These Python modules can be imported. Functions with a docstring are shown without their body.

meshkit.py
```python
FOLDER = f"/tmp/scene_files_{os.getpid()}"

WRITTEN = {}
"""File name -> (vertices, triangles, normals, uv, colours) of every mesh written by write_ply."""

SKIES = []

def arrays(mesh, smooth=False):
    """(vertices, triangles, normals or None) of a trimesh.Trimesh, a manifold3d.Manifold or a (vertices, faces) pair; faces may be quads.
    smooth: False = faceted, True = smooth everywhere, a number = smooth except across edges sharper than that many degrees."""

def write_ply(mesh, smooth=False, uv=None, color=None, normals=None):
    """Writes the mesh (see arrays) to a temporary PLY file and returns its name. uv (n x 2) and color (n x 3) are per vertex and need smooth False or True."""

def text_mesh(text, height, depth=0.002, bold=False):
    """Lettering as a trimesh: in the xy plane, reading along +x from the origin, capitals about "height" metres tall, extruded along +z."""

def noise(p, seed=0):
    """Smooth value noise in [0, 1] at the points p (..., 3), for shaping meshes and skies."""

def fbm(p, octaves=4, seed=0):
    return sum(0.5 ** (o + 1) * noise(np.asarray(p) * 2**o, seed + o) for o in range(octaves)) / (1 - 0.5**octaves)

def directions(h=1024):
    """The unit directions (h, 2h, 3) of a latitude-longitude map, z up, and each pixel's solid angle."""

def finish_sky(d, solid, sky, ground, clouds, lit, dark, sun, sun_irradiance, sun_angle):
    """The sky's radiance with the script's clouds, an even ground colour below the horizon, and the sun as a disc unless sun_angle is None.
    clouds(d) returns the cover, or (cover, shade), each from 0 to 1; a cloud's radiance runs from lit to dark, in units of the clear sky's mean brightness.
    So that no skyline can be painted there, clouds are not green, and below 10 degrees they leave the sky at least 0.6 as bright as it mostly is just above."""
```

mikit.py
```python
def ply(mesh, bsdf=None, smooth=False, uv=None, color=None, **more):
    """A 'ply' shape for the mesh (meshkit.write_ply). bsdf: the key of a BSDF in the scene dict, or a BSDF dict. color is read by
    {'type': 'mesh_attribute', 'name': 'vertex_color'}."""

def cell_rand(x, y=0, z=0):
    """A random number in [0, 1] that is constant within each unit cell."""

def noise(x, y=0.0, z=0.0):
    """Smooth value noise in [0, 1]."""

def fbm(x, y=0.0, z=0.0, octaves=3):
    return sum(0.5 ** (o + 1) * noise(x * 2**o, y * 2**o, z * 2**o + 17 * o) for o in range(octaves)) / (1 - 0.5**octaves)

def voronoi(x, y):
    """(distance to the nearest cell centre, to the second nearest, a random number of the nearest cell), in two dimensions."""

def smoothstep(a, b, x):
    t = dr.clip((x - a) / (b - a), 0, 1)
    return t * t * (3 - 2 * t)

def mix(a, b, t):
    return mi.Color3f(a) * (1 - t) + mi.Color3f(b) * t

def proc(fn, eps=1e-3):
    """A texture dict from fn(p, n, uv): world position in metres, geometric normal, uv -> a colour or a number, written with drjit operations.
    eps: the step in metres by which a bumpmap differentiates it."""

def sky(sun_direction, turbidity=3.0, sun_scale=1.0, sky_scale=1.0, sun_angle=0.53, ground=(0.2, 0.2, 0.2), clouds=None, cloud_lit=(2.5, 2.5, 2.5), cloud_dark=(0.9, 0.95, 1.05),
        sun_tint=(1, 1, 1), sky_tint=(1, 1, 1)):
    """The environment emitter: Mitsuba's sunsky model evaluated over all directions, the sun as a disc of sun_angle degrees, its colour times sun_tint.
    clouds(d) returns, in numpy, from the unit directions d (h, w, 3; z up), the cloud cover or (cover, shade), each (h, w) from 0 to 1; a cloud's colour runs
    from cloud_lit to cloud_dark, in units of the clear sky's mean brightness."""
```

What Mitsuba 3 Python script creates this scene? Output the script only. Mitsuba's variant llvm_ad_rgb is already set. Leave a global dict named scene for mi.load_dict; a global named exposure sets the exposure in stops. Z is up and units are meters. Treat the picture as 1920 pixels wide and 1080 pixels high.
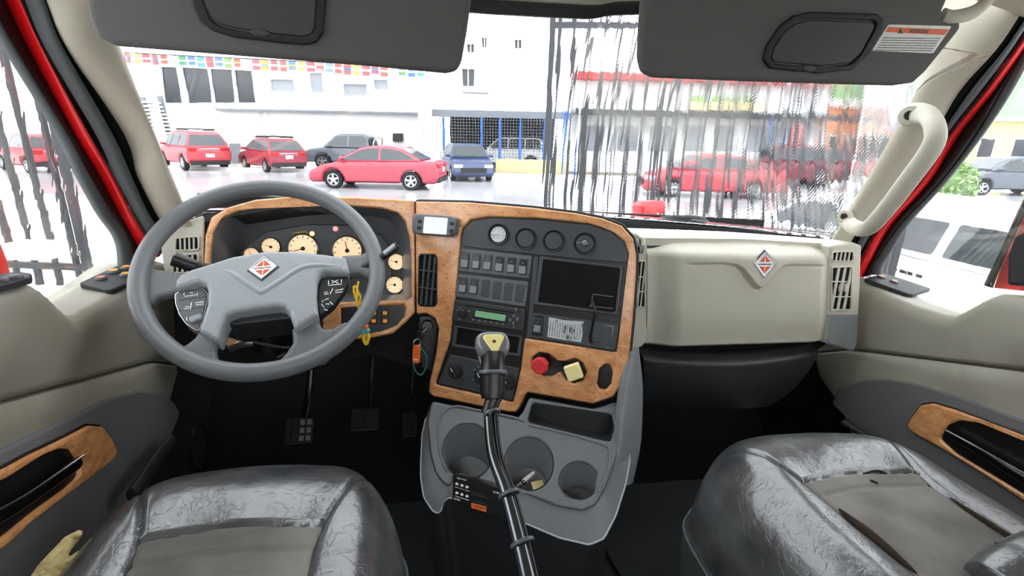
import math, random
import numpy as np, trimesh, mitsuba as mi, drjit as dr, mikit, meshkit
import mapbox_earcut as earcut
from shapely.geometry import Polygon, Point, box as sbox
from shapely import affinity
from scipy.sparse import coo_matrix
from scipy.sparse.csgraph import connected_components

random.seed(3); rng = np.random.default_rng(3)
T = mi.ScalarTransform4f
# ---------------------------------------------------------------- camera, sky, exposure
FOC = 950.0
PITCH, ROLL, YAW = np.radians([14.5, 4.0, 13.0])
EYE = np.array([-0.41, 0.0, 1.10])
exposure = 3.7
def basis(p, r, y):
    f = np.array([math.sin(y)*math.cos(p), math.cos(y)*math.cos(p), -math.sin(p)])
    x = np.array([math.cos(y), -math.sin(y), 0.0]); u = np.cross(x, f)
    return np.array([math.cos(r)*x + math.sin(r)*u, math.cos(r)*u - math.sin(r)*x, f])
B = basis(PITCH, ROLL, YAW)
scene, labels = {}, {}
scene['camera'] = {'type': 'perspective', 'fov': 2*math.degrees(math.atan(960/FOC)), 'fov_axis': 'x', 'near_clip': 0.02, 'far_clip': 500.0,
                   'to_world': T().look_at(origin=EYE.tolist(), target=(EYE + B[2]).tolist(), up=B[1].tolist())}
# a rain sky: closed cloud, a little brighter towards the zenith
def overcast(d):
    return np.ones(d.shape[:2]), 0.35 * meshkit.fbm(d * 2.0, 3)
scene['sky'] = mikit.sky([0.3, -0.5, 0.8], turbidity=6.0, sun_scale=0.0, sky_scale=1.0, ground=(0.25, 0.25, 0.25), clouds=overcast,
                         cloud_lit=(2.3, 2.4, 2.5), cloud_dark=(1.6, 1.7, 1.8))
ROOF_BACK = -1.1
RAIN, DROPS = .00062, .00006
DIAL_E = .09
WH, WX, WY = 103, 0.0, 0.0
# ---------------------------------------------------------------- the outside is level; the truck stands a little nose down and leaning
OUT = basis(np.radians(17.0), np.radians(1.3), 0.0)
Q = B.T @ OUT; EYE_H = 1.95
def to_cab(p): return EYE + (np.asarray(p, float) - [0, 0, EYE_H]) @ Q.T
def sight(a, b): return B[2] + B[0]*(a - 960)/FOC - B[1]*(b - 540)/FOC
def at_y(a, b, y): d = sight(a, b); return EYE + d*(y - EYE[1])/d[1]
def at_x(a, b, x): d = sight(a, b); return EYE + d*(x - EYE[0])/d[0]
def at_z(a, b, z): d = sight(a, b); return EYE + d*(z - EYE[2])/d[2]
def osight(a, b): return OUT[2] + OUT[0]*(a - 960)/FOC - OUT[1]*(b - 540)/FOC
def o_y(a, b, y): d = osight(a, b); return np.array([0, 0, EYE_H]) + d*y/d[1]
def o_z(a, b, z=0.0): d = osight(a, b); return np.array([0, 0, EYE_H]) + d*(z - EYE_H)/d[2]
# ---------------------------------------------------------------- materials
def lin(*c):
    c = np.array(c, float)/255; return np.where(c <= .04045, c/12.92, ((c + .055)/1.055)**2.4).tolist()
def rgb(c): return {'type': 'rgb', 'value': list(map(float, c))}
def mat(name, c, rough=.5, metal=0.0, spec=.5, coat=0.0, bump=None, bscale=1.0, **k):
    base = c if isinstance(c, dict) else rgb(lin(*c))
    b = {'type': 'principled', 'base_color': base, 'roughness': rough, 'metallic': metal, 'specular': spec, **k}
    if coat: b |= {'clearcoat': coat, 'clearcoat_gloss': .95}
    if bump is not None: b = {'type': 'bumpmap', 'arbitrary': {**mikit.proc(bump, 4e-4)}, 'scale': bscale, 'bsdf': b}
    scene[name] = {'type': 'twosided', 'bsdf': b}
    return name
n_, f_, ss, mx = mikit.noise, mikit.fbm, mikit.smoothstep, mikit.mix
def wood_fn(p, n, uv):
    q = f_(p.x*45 + 3, p.y*45, p.z*70, 3); k = f_(p.x*210, p.y*210, p.z*260, 2)
    c = mx(lin(214, 154, 102), lin(190, 128, 78), ss(.3, .75, q))
    c = mx(c, lin(226, 170, 116), ss(.5, .8, f_(p.x*22 + 9, p.y*22, p.z*40, 2))*.5)
    return mx(c, lin(120, 70, 40), ss(.64, .8, k)*.6)
def leather_fn(p, n, uv):
    g = f_(p.x*14, p.y*14, p.z*14, 4)
    c = mx(lin(48, 50, 52), lin(74, 76, 77), ss(.3, .75, g))
    w = n_(p.x*75 + f_(p.x*90, p.y*90, 0, 2)*2.4, p.y*60 + f_(p.x*80 + 7, p.y*80, 0, 2)*2.4, p.z*60)
    crack = 1 - ss(.0, .03, dr.abs(w - .5))
    area = ss(.5, .62, f_(p.x*7 + 4, p.y*7, p.z*7, 2))
    return mx(c, lin(24, 23, 23), crack*area*.8)
def cloth_fn(p, n, uv):
    g = f_(p.x*10, p.y*10, p.z*10, 4)
    return mx(lin(84, 82, 78), lin(122, 119, 113), ss(.25, .8, g))
def plastic_bump(p, n, uv): return n_(p.x*900, p.y*900, p.z*900)
def leather_bump(p, n, uv):
    w = n_(p.x*75 + f_(p.x*90, p.y*90, 0, 2)*2.4, p.y*60 + f_(p.x*80 + 7, p.y*80, 0, 2)*2.4, p.z*60)
    return f_(p.x*90, p.y*90, p.z*90, 3)*.3 - (1 - ss(.0, .05, dr.abs(w - .5)))*.10
def dirt_fn(c, d, s=6.0, lo=.3, hi=.9, amt=.35):
    return lambda p, n, uv: mx(lin(*c), lin(*d), ss(lo, hi, f_(p.x*s*2 + 1.7*p.y, p.y*s*2 - 1.3*p.z, p.z*s*2 + .9*p.x, 3))*amt)
mat('wood', mikit.proc(wood_fn), .22, spec=.5, coat=.8)
mat('leather', mikit.proc(leather_fn), .24, spec=1.0, coat=1.0, bump=leather_bump, bscale=.0016)
mat('cloth', mikit.proc(cloth_fn), .75, spec=.3)
mat('beige', (182, 179, 164), .5, spec=.4)
mat('door_beige', mikit.proc(dirt_fn((150, 147, 134), (104, 98, 84), 2.2, .35, .85, .6)), .5, spec=.4)
mat('pillar_beige', (180, 174, 158), .6, spec=.3)
mat('grey', (124, 127, 129), .42, spec=.5)
mat('console_grey', (108, 111, 114), .42, spec=.55)
mat('door_grey', (100, 101, 101), .7, spec=.3)
mat('wheel_grey', (100, 103, 106), .42, spec=.5)
mat('pad_grey', (140, 145, 148), .42, spec=.5)
mat('dark', (40, 42, 44), .48, spec=.5)
mat('panel', (58, 61, 65), .42, spec=.5)
mat('panel_light', (88, 92, 97), .4, spec=.5)
mat('black', (18, 18, 19), .35, spec=.5)
mat('matt_black', (14, 14, 15), .75, spec=.2)
mat('gloss_black', (8, 8, 9), .08, spec=.5, coat=.6)
mat('rubber', (32, 33, 35), .55, spec=.4)
mat('seal_grey', (74, 78, 80), .55, spec=.4)
mat('visor', (100, 99, 98), .75, spec=.2)
mat('visor_dark', (66, 67, 69), .5, spec=.4)
mat('mat_rubber', (34, 38, 39), .6, spec=.35)
mat('red_paint', (228, 22, 28), .25, spec=.5, coat=1.0)
mat('chrome', (215, 218, 222), .18, 1.0)
mat('steel', (120, 122, 126), .3, 1.0)
mat('dark_steel', (58, 60, 64), .3, .9)
mat('white', (232, 232, 228), .5)
mat('worn_label', mikit.proc(lambda p, n, uv: mx(lin(178, 184, 184), lin(70, 76, 78), ss(.55, .72, f_(p.x*160, p.y*160, p.z*60, 3)))), .5)
mat('orange', (228, 104, 44), .5)
mat('amber', (240, 150, 40), .5)
mat('red_knob', (206, 44, 52), .4)
mat('yellow_knob', (236, 222, 160), .4)
mat('green_cord', (30, 120, 92), .5)
mat('yellow', (222, 184, 40), .5)
mat('blue', (64, 150, 190), .5)
mat('foam', mikit.proc(lambda p, n, uv: mx(lin(214, 196, 140), lin(130, 108, 62), ss(.45, .75, f_(p.x*60, p.y*60, p.z*60, 4)))), .9, spec=.1)
mat('lcd_green', (120, 170, 130), .2)
mat('lcd_grey', (196, 204, 210), .15, spec=.6)
mat('dial_face', (238, 214, 178), .6)
mat('emblem_orange', (206, 84, 58), .35)
scene['pane_glass'] = {'type': 'thindielectric', 'int_ior': 1.5}
scene['water'] = {'type': 'dielectric', 'int_ior': 1.33}
mat('amber_lit', (255, 168, 40), .5); mat('rocker_low', (116, 121, 126), .4); mat('screen_black', (9, 9, 10), .5, spec=.15); mat('cowl', (88, 91, 95), .3, spec=.6)
mat('seal_light', (170, 174, 178), .35); mat('rubber_knob', (104, 106, 110), .25, spec=.6); mat('yellow_badge', (228, 214, 140), .4); mat('pedal_wear', (120, 124, 126), .5)
mat('leather_side', (64, 67, 67), .4, spec=.6); mat('foam_dark', (48, 38, 22), .9); mat('lever_steel', (112, 115, 120), .22, 1.0); mat('teal', (60, 160, 150), .4)
DIAL = DIAL_E*np.array([.55, .38, .22]); RED_L = DIAL_E*np.array([3.0, .12, .1]); AMB_L = DIAL_E*np.array([2.6, 1.2, .05]); LCD = DIAL_E*np.array([.02, .05, .03])
# ---------------------------------------------------------------- naming
used = {}
def key(name):
    if name not in scene and name not in used: used[name] = 0; return name
    used.setdefault(name, 0)
    while True:
        used[name] += 1; k = f'{name}_{used[name]:03d}'
        if k not in scene and k not in used: used[k] = 0; return k
def split(mesh, deg):
    """The mesh with its vertices doubled along edges sharper than deg, so that it can be shaded smoothly."""
    v, f = np.asarray(mesh[0], float), np.asarray(mesh[1], int); n = np.cross(v[f[:, 1]] - v[f[:, 0]], v[f[:, 2]] - v[f[:, 0]]); ln = np.linalg.norm(n, axis=1)
    f, n, ln = f[ln > 1e-14], n[ln > 1e-14], ln[ln > 1e-14]; n = n/ln[:, None]; m = len(f)
    e = np.sort(np.vstack([f[:, [0, 1]], f[:, [1, 2]], f[:, [2, 0]]]), 1); w = e[:, 0]*len(v) + e[:, 1]; o = np.argsort(w, kind='stable'); same = w[o[1:]] == w[o[:-1]]
    a, b = o[:-1][same] % m, o[1:][same] % m; ok = (n[a]*n[b]).sum(1) > math.cos(math.radians(deg))
    lab = connected_components(coo_matrix((np.ones(ok.sum()), (a[ok], b[ok])), (m, m)), directed=False)[1]
    pair = f.astype(np.int64)*m + lab[:, None]; u, inv = np.unique(pair.ravel(), return_inverse=True)
    return v[u//m], inv.reshape(-1, 3)
def ply(mesh, m, smooth=32):
    if smooth is True or smooth is False: return mikit.ply(mesh, m, smooth=smooth)
    return mikit.ply(split(mesh, smooth), m, smooth=True)
def add(name, mesh, m, smooth=32):
    k = key(name); scene[k] = ply(mesh, m, smooth); return k
def thing(name, label, cat, group=None, kind=None):
    k = key(name); labels[k] = {'label': label, 'category': cat}
    if group: labels[k]['group'] = group
    if kind: labels[k]['kind'] = kind
    return k
def struct(name, label=None):
    k = key(name); labels[k] = {'kind': 'structure'}
    if label: labels[k]['label'] = label
    return k
def note(k, text): labels[k] = {'label': text}; return k
# ---------------------------------------------------------------- mesh tools
def join(*ms):
    v, f, o = [], [], 0
    for a, b in ms: v.append(np.asarray(a, float)); f.append(np.asarray(b, int) + o); o += len(a)
    return np.vstack(v), np.vstack(f)
class Pl:
    """A sketch plane: origin, across, up, normal (towards the viewer)."""
    def __init__(s, o, n, h=None):
        s.o = np.asarray(o, float); s.n = np.asarray(n, float)/np.linalg.norm(n)
        h = np.cross([0, 0, 1.0], s.n) if h is None else np.asarray(h, float)
        h = h - s.n*(h @ s.n); s.h = h/np.linalg.norm(h); s.v = np.cross(s.n, s.h)
    def off(s, d): q = Pl(s.o + s.n*d, s.n, s.h); return q
    def p(s, a, b): d = sight(a, b); return EYE + d*((s.o - EYE) @ s.n)/(d @ s.n)
    def uv(s, pts): return np.array([[(q - s.o) @ s.h, (q - s.o) @ s.v] for q in (s.p(*t) for t in pts)])
    def at(s, uv, d=0.0):
        uv = np.asarray(uv, float); return s.o + uv[:, :1]*s.h + uv[:, 1:2]*s.v + (np.asarray(d).reshape(-1, 1) if np.ndim(d) else d)*s.n
    def poly(s, pts, r=0.0, holes=()):
        g = Polygon(s.uv(pts)).buffer(0)
        if r: g = g.buffer(-r).buffer(2*r, quad_segs=5).buffer(-r, quad_segs=5)
        for q in holes: g = g.difference(q)
        return g
def rnd(g, r): return g.buffer(-r).buffer(2*r, quad_segs=6).buffer(-r, quad_segs=6)
def rect(w, h, r=0.0, c=(0, 0)):
    g = sbox(c[0] - w/2, c[1] - h/2, c[0] + w/2, c[1] + h/2)
    return g.buffer(-r).buffer(r, quad_segs=5) if r else g
def circ(r, c=(0, 0), n=8): return Point(*c).buffer(r, quad_segs=n)
def clean(ring, ccw):
    c = np.array(ring.simplify(2e-5).coords)[:-1]
    keep = np.linalg.norm(c - np.roll(c, 1, 0), axis=1) > 1e-5
    c = c[keep]
    area = np.sum(c[:, 0]*np.roll(c[:, 1], -1) - np.roll(c[:, 0], -1)*c[:, 1])
    return c if (area > 0) == ccw else c[::-1]
def normals2(c):
    a = c - np.roll(c, 1, 0); b = np.roll(c, -1, 0) - c
    a /= np.linalg.norm(a, axis=1, keepdims=True); b /= np.linalg.norm(b, axis=1, keepdims=True)
    na = np.stack([-a[:, 1], a[:, 0]], 1); nb = np.stack([-b[:, 1], b[:, 0]], 1)
    m = na + nb; m /= np.linalg.norm(m, axis=1, keepdims=True) + 1e-12
    return m/np.maximum((m*na).sum(1, keepdims=True), .45)
def slab(pl, g, d0, d1, bev=0.0, k=3, back=True):
    """The polygon g extruded from depth d0 to d1 along the plane's normal; the front edge is rounded by bev."""
    out = []
    for pg in getattr(g, 'geoms', [g]):
        if pg.is_empty or pg.area < 1e-8: continue
        rings = [clean(pg.exterior, True)] + [clean(r, False) for r in pg.interiors]
        rings = [r for r in rings if len(r) >= 3]
        lay = [(d0, 0.0)] + ([(d1 - bev + bev*math.sin(t), bev*(1 - math.cos(t))) for t in np.linspace(0, math.pi/2, k + 1)] if bev else [(d1, 0.0)])
        nn = [normals2(r) for r in rings]; n = sum(map(len, rings)); ends = np.cumsum([len(r) for r in rings]).astype(np.uint32)
        V = []
        for d, i in lay:
            c = np.vstack([r + q*i for r, q in zip(rings, nn)]); V.append(pl.at(c, d))
        F = []
        s = 0
        for r in rings:
            i = np.arange(len(r)); j = (i + 1) % len(r)
            for L in range(len(lay) - 1):
                a, b = L*n + s + i, L*n + s + j; F += [np.stack([a, b, b + n], 1), np.stack([a, b + n, a + n], 1)]
            s += len(r)
        base = np.vstack(rings); t = earcut.triangulate_float64(base, ends).reshape(-1, 3).astype(int)
        x = base[t]; ar = (x[:, 1, 0]-x[:, 0, 0])*(x[:, 2, 1]-x[:, 0, 1]) - (x[:, 2, 0]-x[:, 0, 0])*(x[:, 1, 1]-x[:, 0, 1])
        t = np.where(ar[:, None] < 0, t[:, ::-1], t)
        F.append(t + (len(lay) - 1)*n)
        if back: F.append(t[:, ::-1])
        out.append((np.vstack(V), np.vstack(F)))
    return join(*out)
def rbox(pl, g, d0, d1, b):
    """As slab, rounded at front and back."""
    m = (d0 + d1)/2; a = slab(pl, g, m, d1, b, back=False)
    q = Pl(pl.o, -pl.n, -pl.h); g2 = affinity.scale(g, -1, 1, origin=(0, 0)); c = slab(q, g2, -m, -d0, b, back=False)
    return join(a, c)
def grid(P, closed_u=False, closed_v=False):
    a, b = P.shape[:2]; i, j = np.meshgrid(np.arange(a - (not closed_u)), np.arange(b - (not closed_v)), indexing='ij')
    i2, j2 = (i + 1) % a, (j + 1) % b
    q = np.stack([i*b + j, i2*b + j, i2*b + j2, i*b + j2], -1).reshape(-1, 4)
    return P.reshape(-1, 3), np.vstack([q[:, [0, 1, 2]], q[:, [0, 2, 3]]])
def shell(P, off):
    """A closed sheet: the grid P and the same grid moved by off (a vector or an array of vectors), joined round the edge."""
    a, b = P.shape[:2]; Q2 = P + off
    v1, f1 = grid(P); v2, f2 = grid(Q2); n = len(v1)
    ring = np.concatenate([np.arange(b), np.arange(1, a)*b + b - 1, (a - 1)*b + np.arange(b - 2, -1, -1), np.arange(a - 2, 0, -1)*b])
    r2 = np.roll(ring, -1)
    side = np.vstack([np.stack([ring, r2 + n, r2], 1), np.stack([ring, ring + n, r2 + n], 1)])
    v, f = np.vstack([v1, v2]), np.vstack([f1[:, ::-1], f2 + n, side]); c = v - v.mean(0)
    return v, (f if np.einsum('ij,ij->', c[f[:, 0]], np.cross(c[f[:, 1]], c[f[:, 2]])) > 0 else f[:, ::-1])
def spline(p, n=8, closed=False):
    p = np.asarray(p, float); out = []
    m = len(p)
    for i in range(m if closed else m - 1):
        p0, p1, p2, p3 = (p[(i - 1) % m], p[i], p[(i + 1) % m], p[(i + 2) % m]) if closed else (p[max(i - 1, 0)], p[i], p[i + 1], p[min(i + 2, m - 1)])
        t = np.linspace(0, 1, n, endpoint=False)[:, None]
        out.append(.5*(2*p1 + (p2 - p0)*t + (2*p0 - 5*p1 + 4*p2 - p3)*t*t + (3*p1 - p0 - 3*p2 + p3)*t**3))
    if not closed: out.append(p[-1:])
    return np.vstack(out)
def frames(p, up=None):
    t = np.gradient(p, axis=0); t /= np.linalg.norm(t, axis=1, keepdims=True) + 1e-12
    if up is None: up = np.eye(3)[np.argmin(np.abs(t).max(0))]
    a = np.cross(t, up); a /= np.linalg.norm(a, axis=1, keepdims=True) + 1e-12
    return t, a, np.cross(a, t)
def tube(p, r, n=10, up=None, flat=1.0, caps=True):
    p = np.asarray(p, float); t, a, b = frames(p, up); r = np.broadcast_to(r, (len(p),))
    an = np.arange(n)*2*math.pi/n
    P = p[:, None] + r[:, None, None]*(np.cos(an)[None, :, None]*a[:, None] + flat*np.sin(an)[None, :, None]*b[:, None])
    v, f = grid(P, closed_v=True)
    if caps:
        m = len(v); v = np.vstack([v, p[:1], p[-1:]]); i = np.arange(n); j = (i + 1) % n; e = (len(p) - 1)*n
        f = np.vstack([f, np.stack([j*0 + m, i, j], 1), np.stack([j*0 + m + 1, e + j, e + i], 1)])
    return v, f
def sweep(p, sec, up):
    """An open or closed cross-section (n,2) along p; first section axis = across, second = up."""
    p = np.asarray(p, float); t, a, b = frames(p, up); sec = np.asarray(sec, float)
    P = p[:, None] + sec[None, :, :1]*a[:, None] + sec[None, :, 1:]*b[:, None]
    v, f = grid(P, closed_v=True); n = len(sec); m = len(v)
    v = np.vstack([v, P[0].mean(0), P[-1].mean(0)]); i = np.arange(n); j = (i + 1) % n; e = (len(p) - 1)*n
    return v, np.vstack([f, np.stack([j*0 + m, i, j], 1), np.stack([j*0 + m + 1, e + j, e + i], 1)])
def lathe(o, axis, prof, n=28):
    """prof: (radius, height) pairs along the axis from o."""
    ax = np.asarray(axis, float)/np.linalg.norm(axis); x = np.cross(ax, [0, 0, 1.0] if abs(ax[2]) < .9 else [1.0, 0, 0]); x /= np.linalg.norm(x); y = np.cross(ax, x)
    an = np.arange(n)*2*math.pi/n; c = np.cos(an)[:, None]*x + np.sin(an)[:, None]*y
    P = np.array([np.asarray(o) + h*ax + max(r, 1e-5)*c for r, h in prof]); v, f = grid(P, closed_v=True)
    return v, f[:, ::-1]
def ball(c, r, n=12):
    m = trimesh.creation.uv_sphere(1.0, count=[n, 2*n]); return np.array(m.vertices)*np.asarray(r) + c, np.array(m.faces)
def obox(o, x, y, z):
    """A plain box from centre and three half-vectors."""
    o, x, y, z = (np.asarray(q, float) for q in (o, x, y, z))
    v = np.array([o + a*x + b*y + c*z for a in (-1, 1) for b in (-1, 1) for c in (-1, 1)])
    return v, np.array([[0, 1, 3], [0, 3, 2], [4, 6, 7], [4, 7, 5], [0, 4, 5], [0, 5, 1], [2, 3, 7], [2, 7, 6], [0, 2, 6], [0, 6, 4], [1, 5, 7], [1, 7, 3]])
def seg(a, b, x): return np.interp(x, a, b)
def letters(pl, text, h, c, d=0.0, depth=.0004, bold=True, across=(1, 0)):
    """Lettering centred at uv c on the plane."""
    m = meshkit.text_mesh(text, h, depth, bold); v = np.array(m.vertices); v[:, :2] -= (v[:, :2].max(0) + v[:, :2].min(0))/2
    ax = np.asarray(across, float)/np.hypot(*across); up = np.array([-ax[1], ax[0]])
    uv = np.asarray(c) + v[:, :1]*ax + v[:, 1:2]*up
    return pl.at(uv, v[:, 2] + d), np.array(m.faces)
# ================================================================ the cab shell
def resamp(p, n):
    p = np.asarray(p, float); s = np.r_[0, np.cumsum(np.linalg.norm(np.diff(p, axis=0), axis=1))]
    t = np.linspace(0, s[-1], n); return np.stack([np.interp(t, s, p[:, k]) for k in range(p.shape[1])], 1)
def strip(pa, pb, xa, xb, bulge=0.0, thick=.012, n=40, m=9, power=.6):
    """A band between two traced lines, one at the side distance xa, one at xb, bowed into the cab."""
    A = np.array([at_x(a, b, xa) for a, b in spline(pa, 6)]); Bq = np.array([at_x(a, b, xb) for a, b in spline(pb, 6)])
    A, Bq = resamp(A, n), resamp(Bq, n); t = np.linspace(0, 1, m)[None, :, None]
    P = A[:, None]*(1 - t) + Bq[:, None]*t; s = -np.sign(xa)
    inw = np.array([s*.8, -.6, 0]); P = P + inw*(bulge*np.sin(math.pi*t)**power)
    return shell(P, -inw*thick)
fl = struct('floor', 'black rubber mat on the cab floor')
gx, gy = np.meshgrid(np.linspace(-.98, .98, 60), np.linspace(ROOF_BACK, 1.45, 70), indexing='ij')
gz = .012*meshkit.fbm(np.stack([gx*5, gy*5, gx*0], -1), 3) - .012
scene[fl] = ply(shell(np.stack([gx, gy, gz], -1), np.array([0, 0, -.03])), 'mat_rubber', smooth=30)
pth = np.array([[.22, 1.4, .003], [.19, 1.1, .004], [.24, .8, .004], [.3, .4, .004]])
add(fl + '__seam', tube(spline(pth), .004, 6), 'matt_black')
add(fl + '__toe_board', shell(np.stack([np.meshgrid(np.linspace(-1.04, 1.04, 20), [0, 1.], indexing="ij")[0]] + [np.array([[1.44, 1.78]]*20), np.array([[-.01, .55]]*20)], -1), np.array([0, .02, -.02])), 'matt_black')
wf = struct('wall_front', 'dark firewall under the dashboard')
scene[wf] = ply(obox([0, 1.82, .62], [1.04, 0, 0], [0, .015, 0], [0, 0, .3]), 'matt_black')
# roof lining and the beige header over the windscreen
ce = struct('ceiling', 'roof lining of the cab')
u, v = np.meshgrid(np.linspace(-1, 1, 40), np.linspace(0, 1, 24), indexing='ij')
P = np.stack([u*.98, ROOF_BACK + (1.0 - ROOF_BACK)*v - .02*u*u, 1.56 - .05*u**4 - .12*np.clip(v - .8, 0, 1)**1.5*4], -1)
scene[ce] = ply(shell(P, np.array([0, 0, .025])), 'pillar_beige', smooth=40)
hd = struct('trim_1', 'beige header trim above the windscreen')
hl = np.array([at_y(a, b, y) for a, b, y in [(130, -60, .93), (500, -40, .97), (880, -4, 1.0), (960, 2, 1.0), (1060, 8, 1.0), (1120, 10, 1.0), (1160, 4, 1.0), (1240, 0, .99), (1500, -20, .97), (1830, -30, .95)]])
sec = np.array([(.0, .0), (.012, .0), (.016, .008), (.012, .05), (0, .09), (-.012, .05), (-.012, .008)])
scene[hd] = ply(sweep(spline(hl), sec, [0, 0, 1]), 'beige', smooth=40)
add(hd + '__shade_band', sweep(spline(hl + [0, .03, -.012]), np.array([(-.004, -.004), (.004, -.004), (.004, .03), (-.004, .03)]), [0, 0, 1]), 'rubber')
for s, nm in ((-1, 'left'), (1, 'right')):
    w = struct(f'wall_{nm}', f'{nm} cab side behind the door'); scene[w] = ply(obox([s*1.02, (.34 + ROOF_BACK)/2, .77], [.02, 0, 0], [0, (.34 - ROOF_BACK)/2, 0], [0, 0, .78]), 'pillar_beige', False)
w = struct('wall_back', 'lower back wall of the cab'); scene[w] = ply(obox([0, ROOF_BACK, .45], [1.0, 0, 0], [0, .02, 0], [0, 0, .45]), 'pillar_beige', False)
# ---------------------------------------------------------------- pillars
LG = [(-80, -60), (-45, 0), (5, 85), (107, 250), (147, 330), (184, 398), (214, 440), (224, 468), (226, 500)]
LK = [(-55, -60), (-20, 0), (25, 85), (125, 250), (169, 330), (209, 398), (238, 440), (250, 478), (252, 505)]
L0 = [(-15, -60), (17, 0), (57, 85), (145, 250), (192, 330), (227.5, 398), (260, 458), (272, 482)]
L1 = [(5, -60), (37, 0), (75, 85), (165, 250), (212, 330), (245.6, 398), (286, 462), (300, 480)]
L2 = [(28, -60), (55, 0), (90, 85), (185, 250), (222, 330), (258, 398), (292, 455), (303, 475)]
L3 = [(55, -60), (82, 0), (115, 85), (210, 250), (246, 330), (277, 398), (305, 440), (318, 462)]
L4 = [(68, -60), (95, 0), (130, 85), (235, 250), (263, 330), (295, 398), (315, 428), (326, 445)]
L5 = [(196, -60), (190, 0), (224, 87), (285, 240), (316, 315), (350, 396), (362, 425), (368, 440)]
RG = [(2010, -20), (1960, 60), (1902, 167), (1847, 250), (1777, 340), (1705, 420), (1670, 475), (1655, 498), (1653, 515)]
RK = [(1990, -20), (1945, 50), (1880, 167), (1833, 250), (1766, 340), (1690, 420), (1648, 480), (1636, 498), (1633, 515)]
R1 = [(1985, -10), (1925, 83), (1866, 167), (1799, 250), (1743, 340), (1672, 420), (1637, 480), (1616, 520)]
R0 = [(1965, -10), (1908, 83), (1849, 167), (1782, 250), (1726, 340), (1653, 420), (1617, 480), (1600, 515)]
R2 = [(1962, -10), (1903, 83), (1841, 167), (1776, 250), (1716, 340), (1646, 420), (1612, 475), (1597, 505)]
R3 = [(1950, -10), (1890, 83), (1822, 167), (1764, 250), (1700, 340), (1630, 420), (1604, 460), (1590, 490)]
R4 = [(1935, -10), (1876, 83), (1802, 167), (1752, 250), (1688, 340), (1622, 415), (1598, 450), (1585, 470)]
R5 = [(1752, -40), (1748, 50), (1720, 165), (1640, 310), (1600, 380), (1560, 447), (1550, 465), (1545, 475)]
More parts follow.
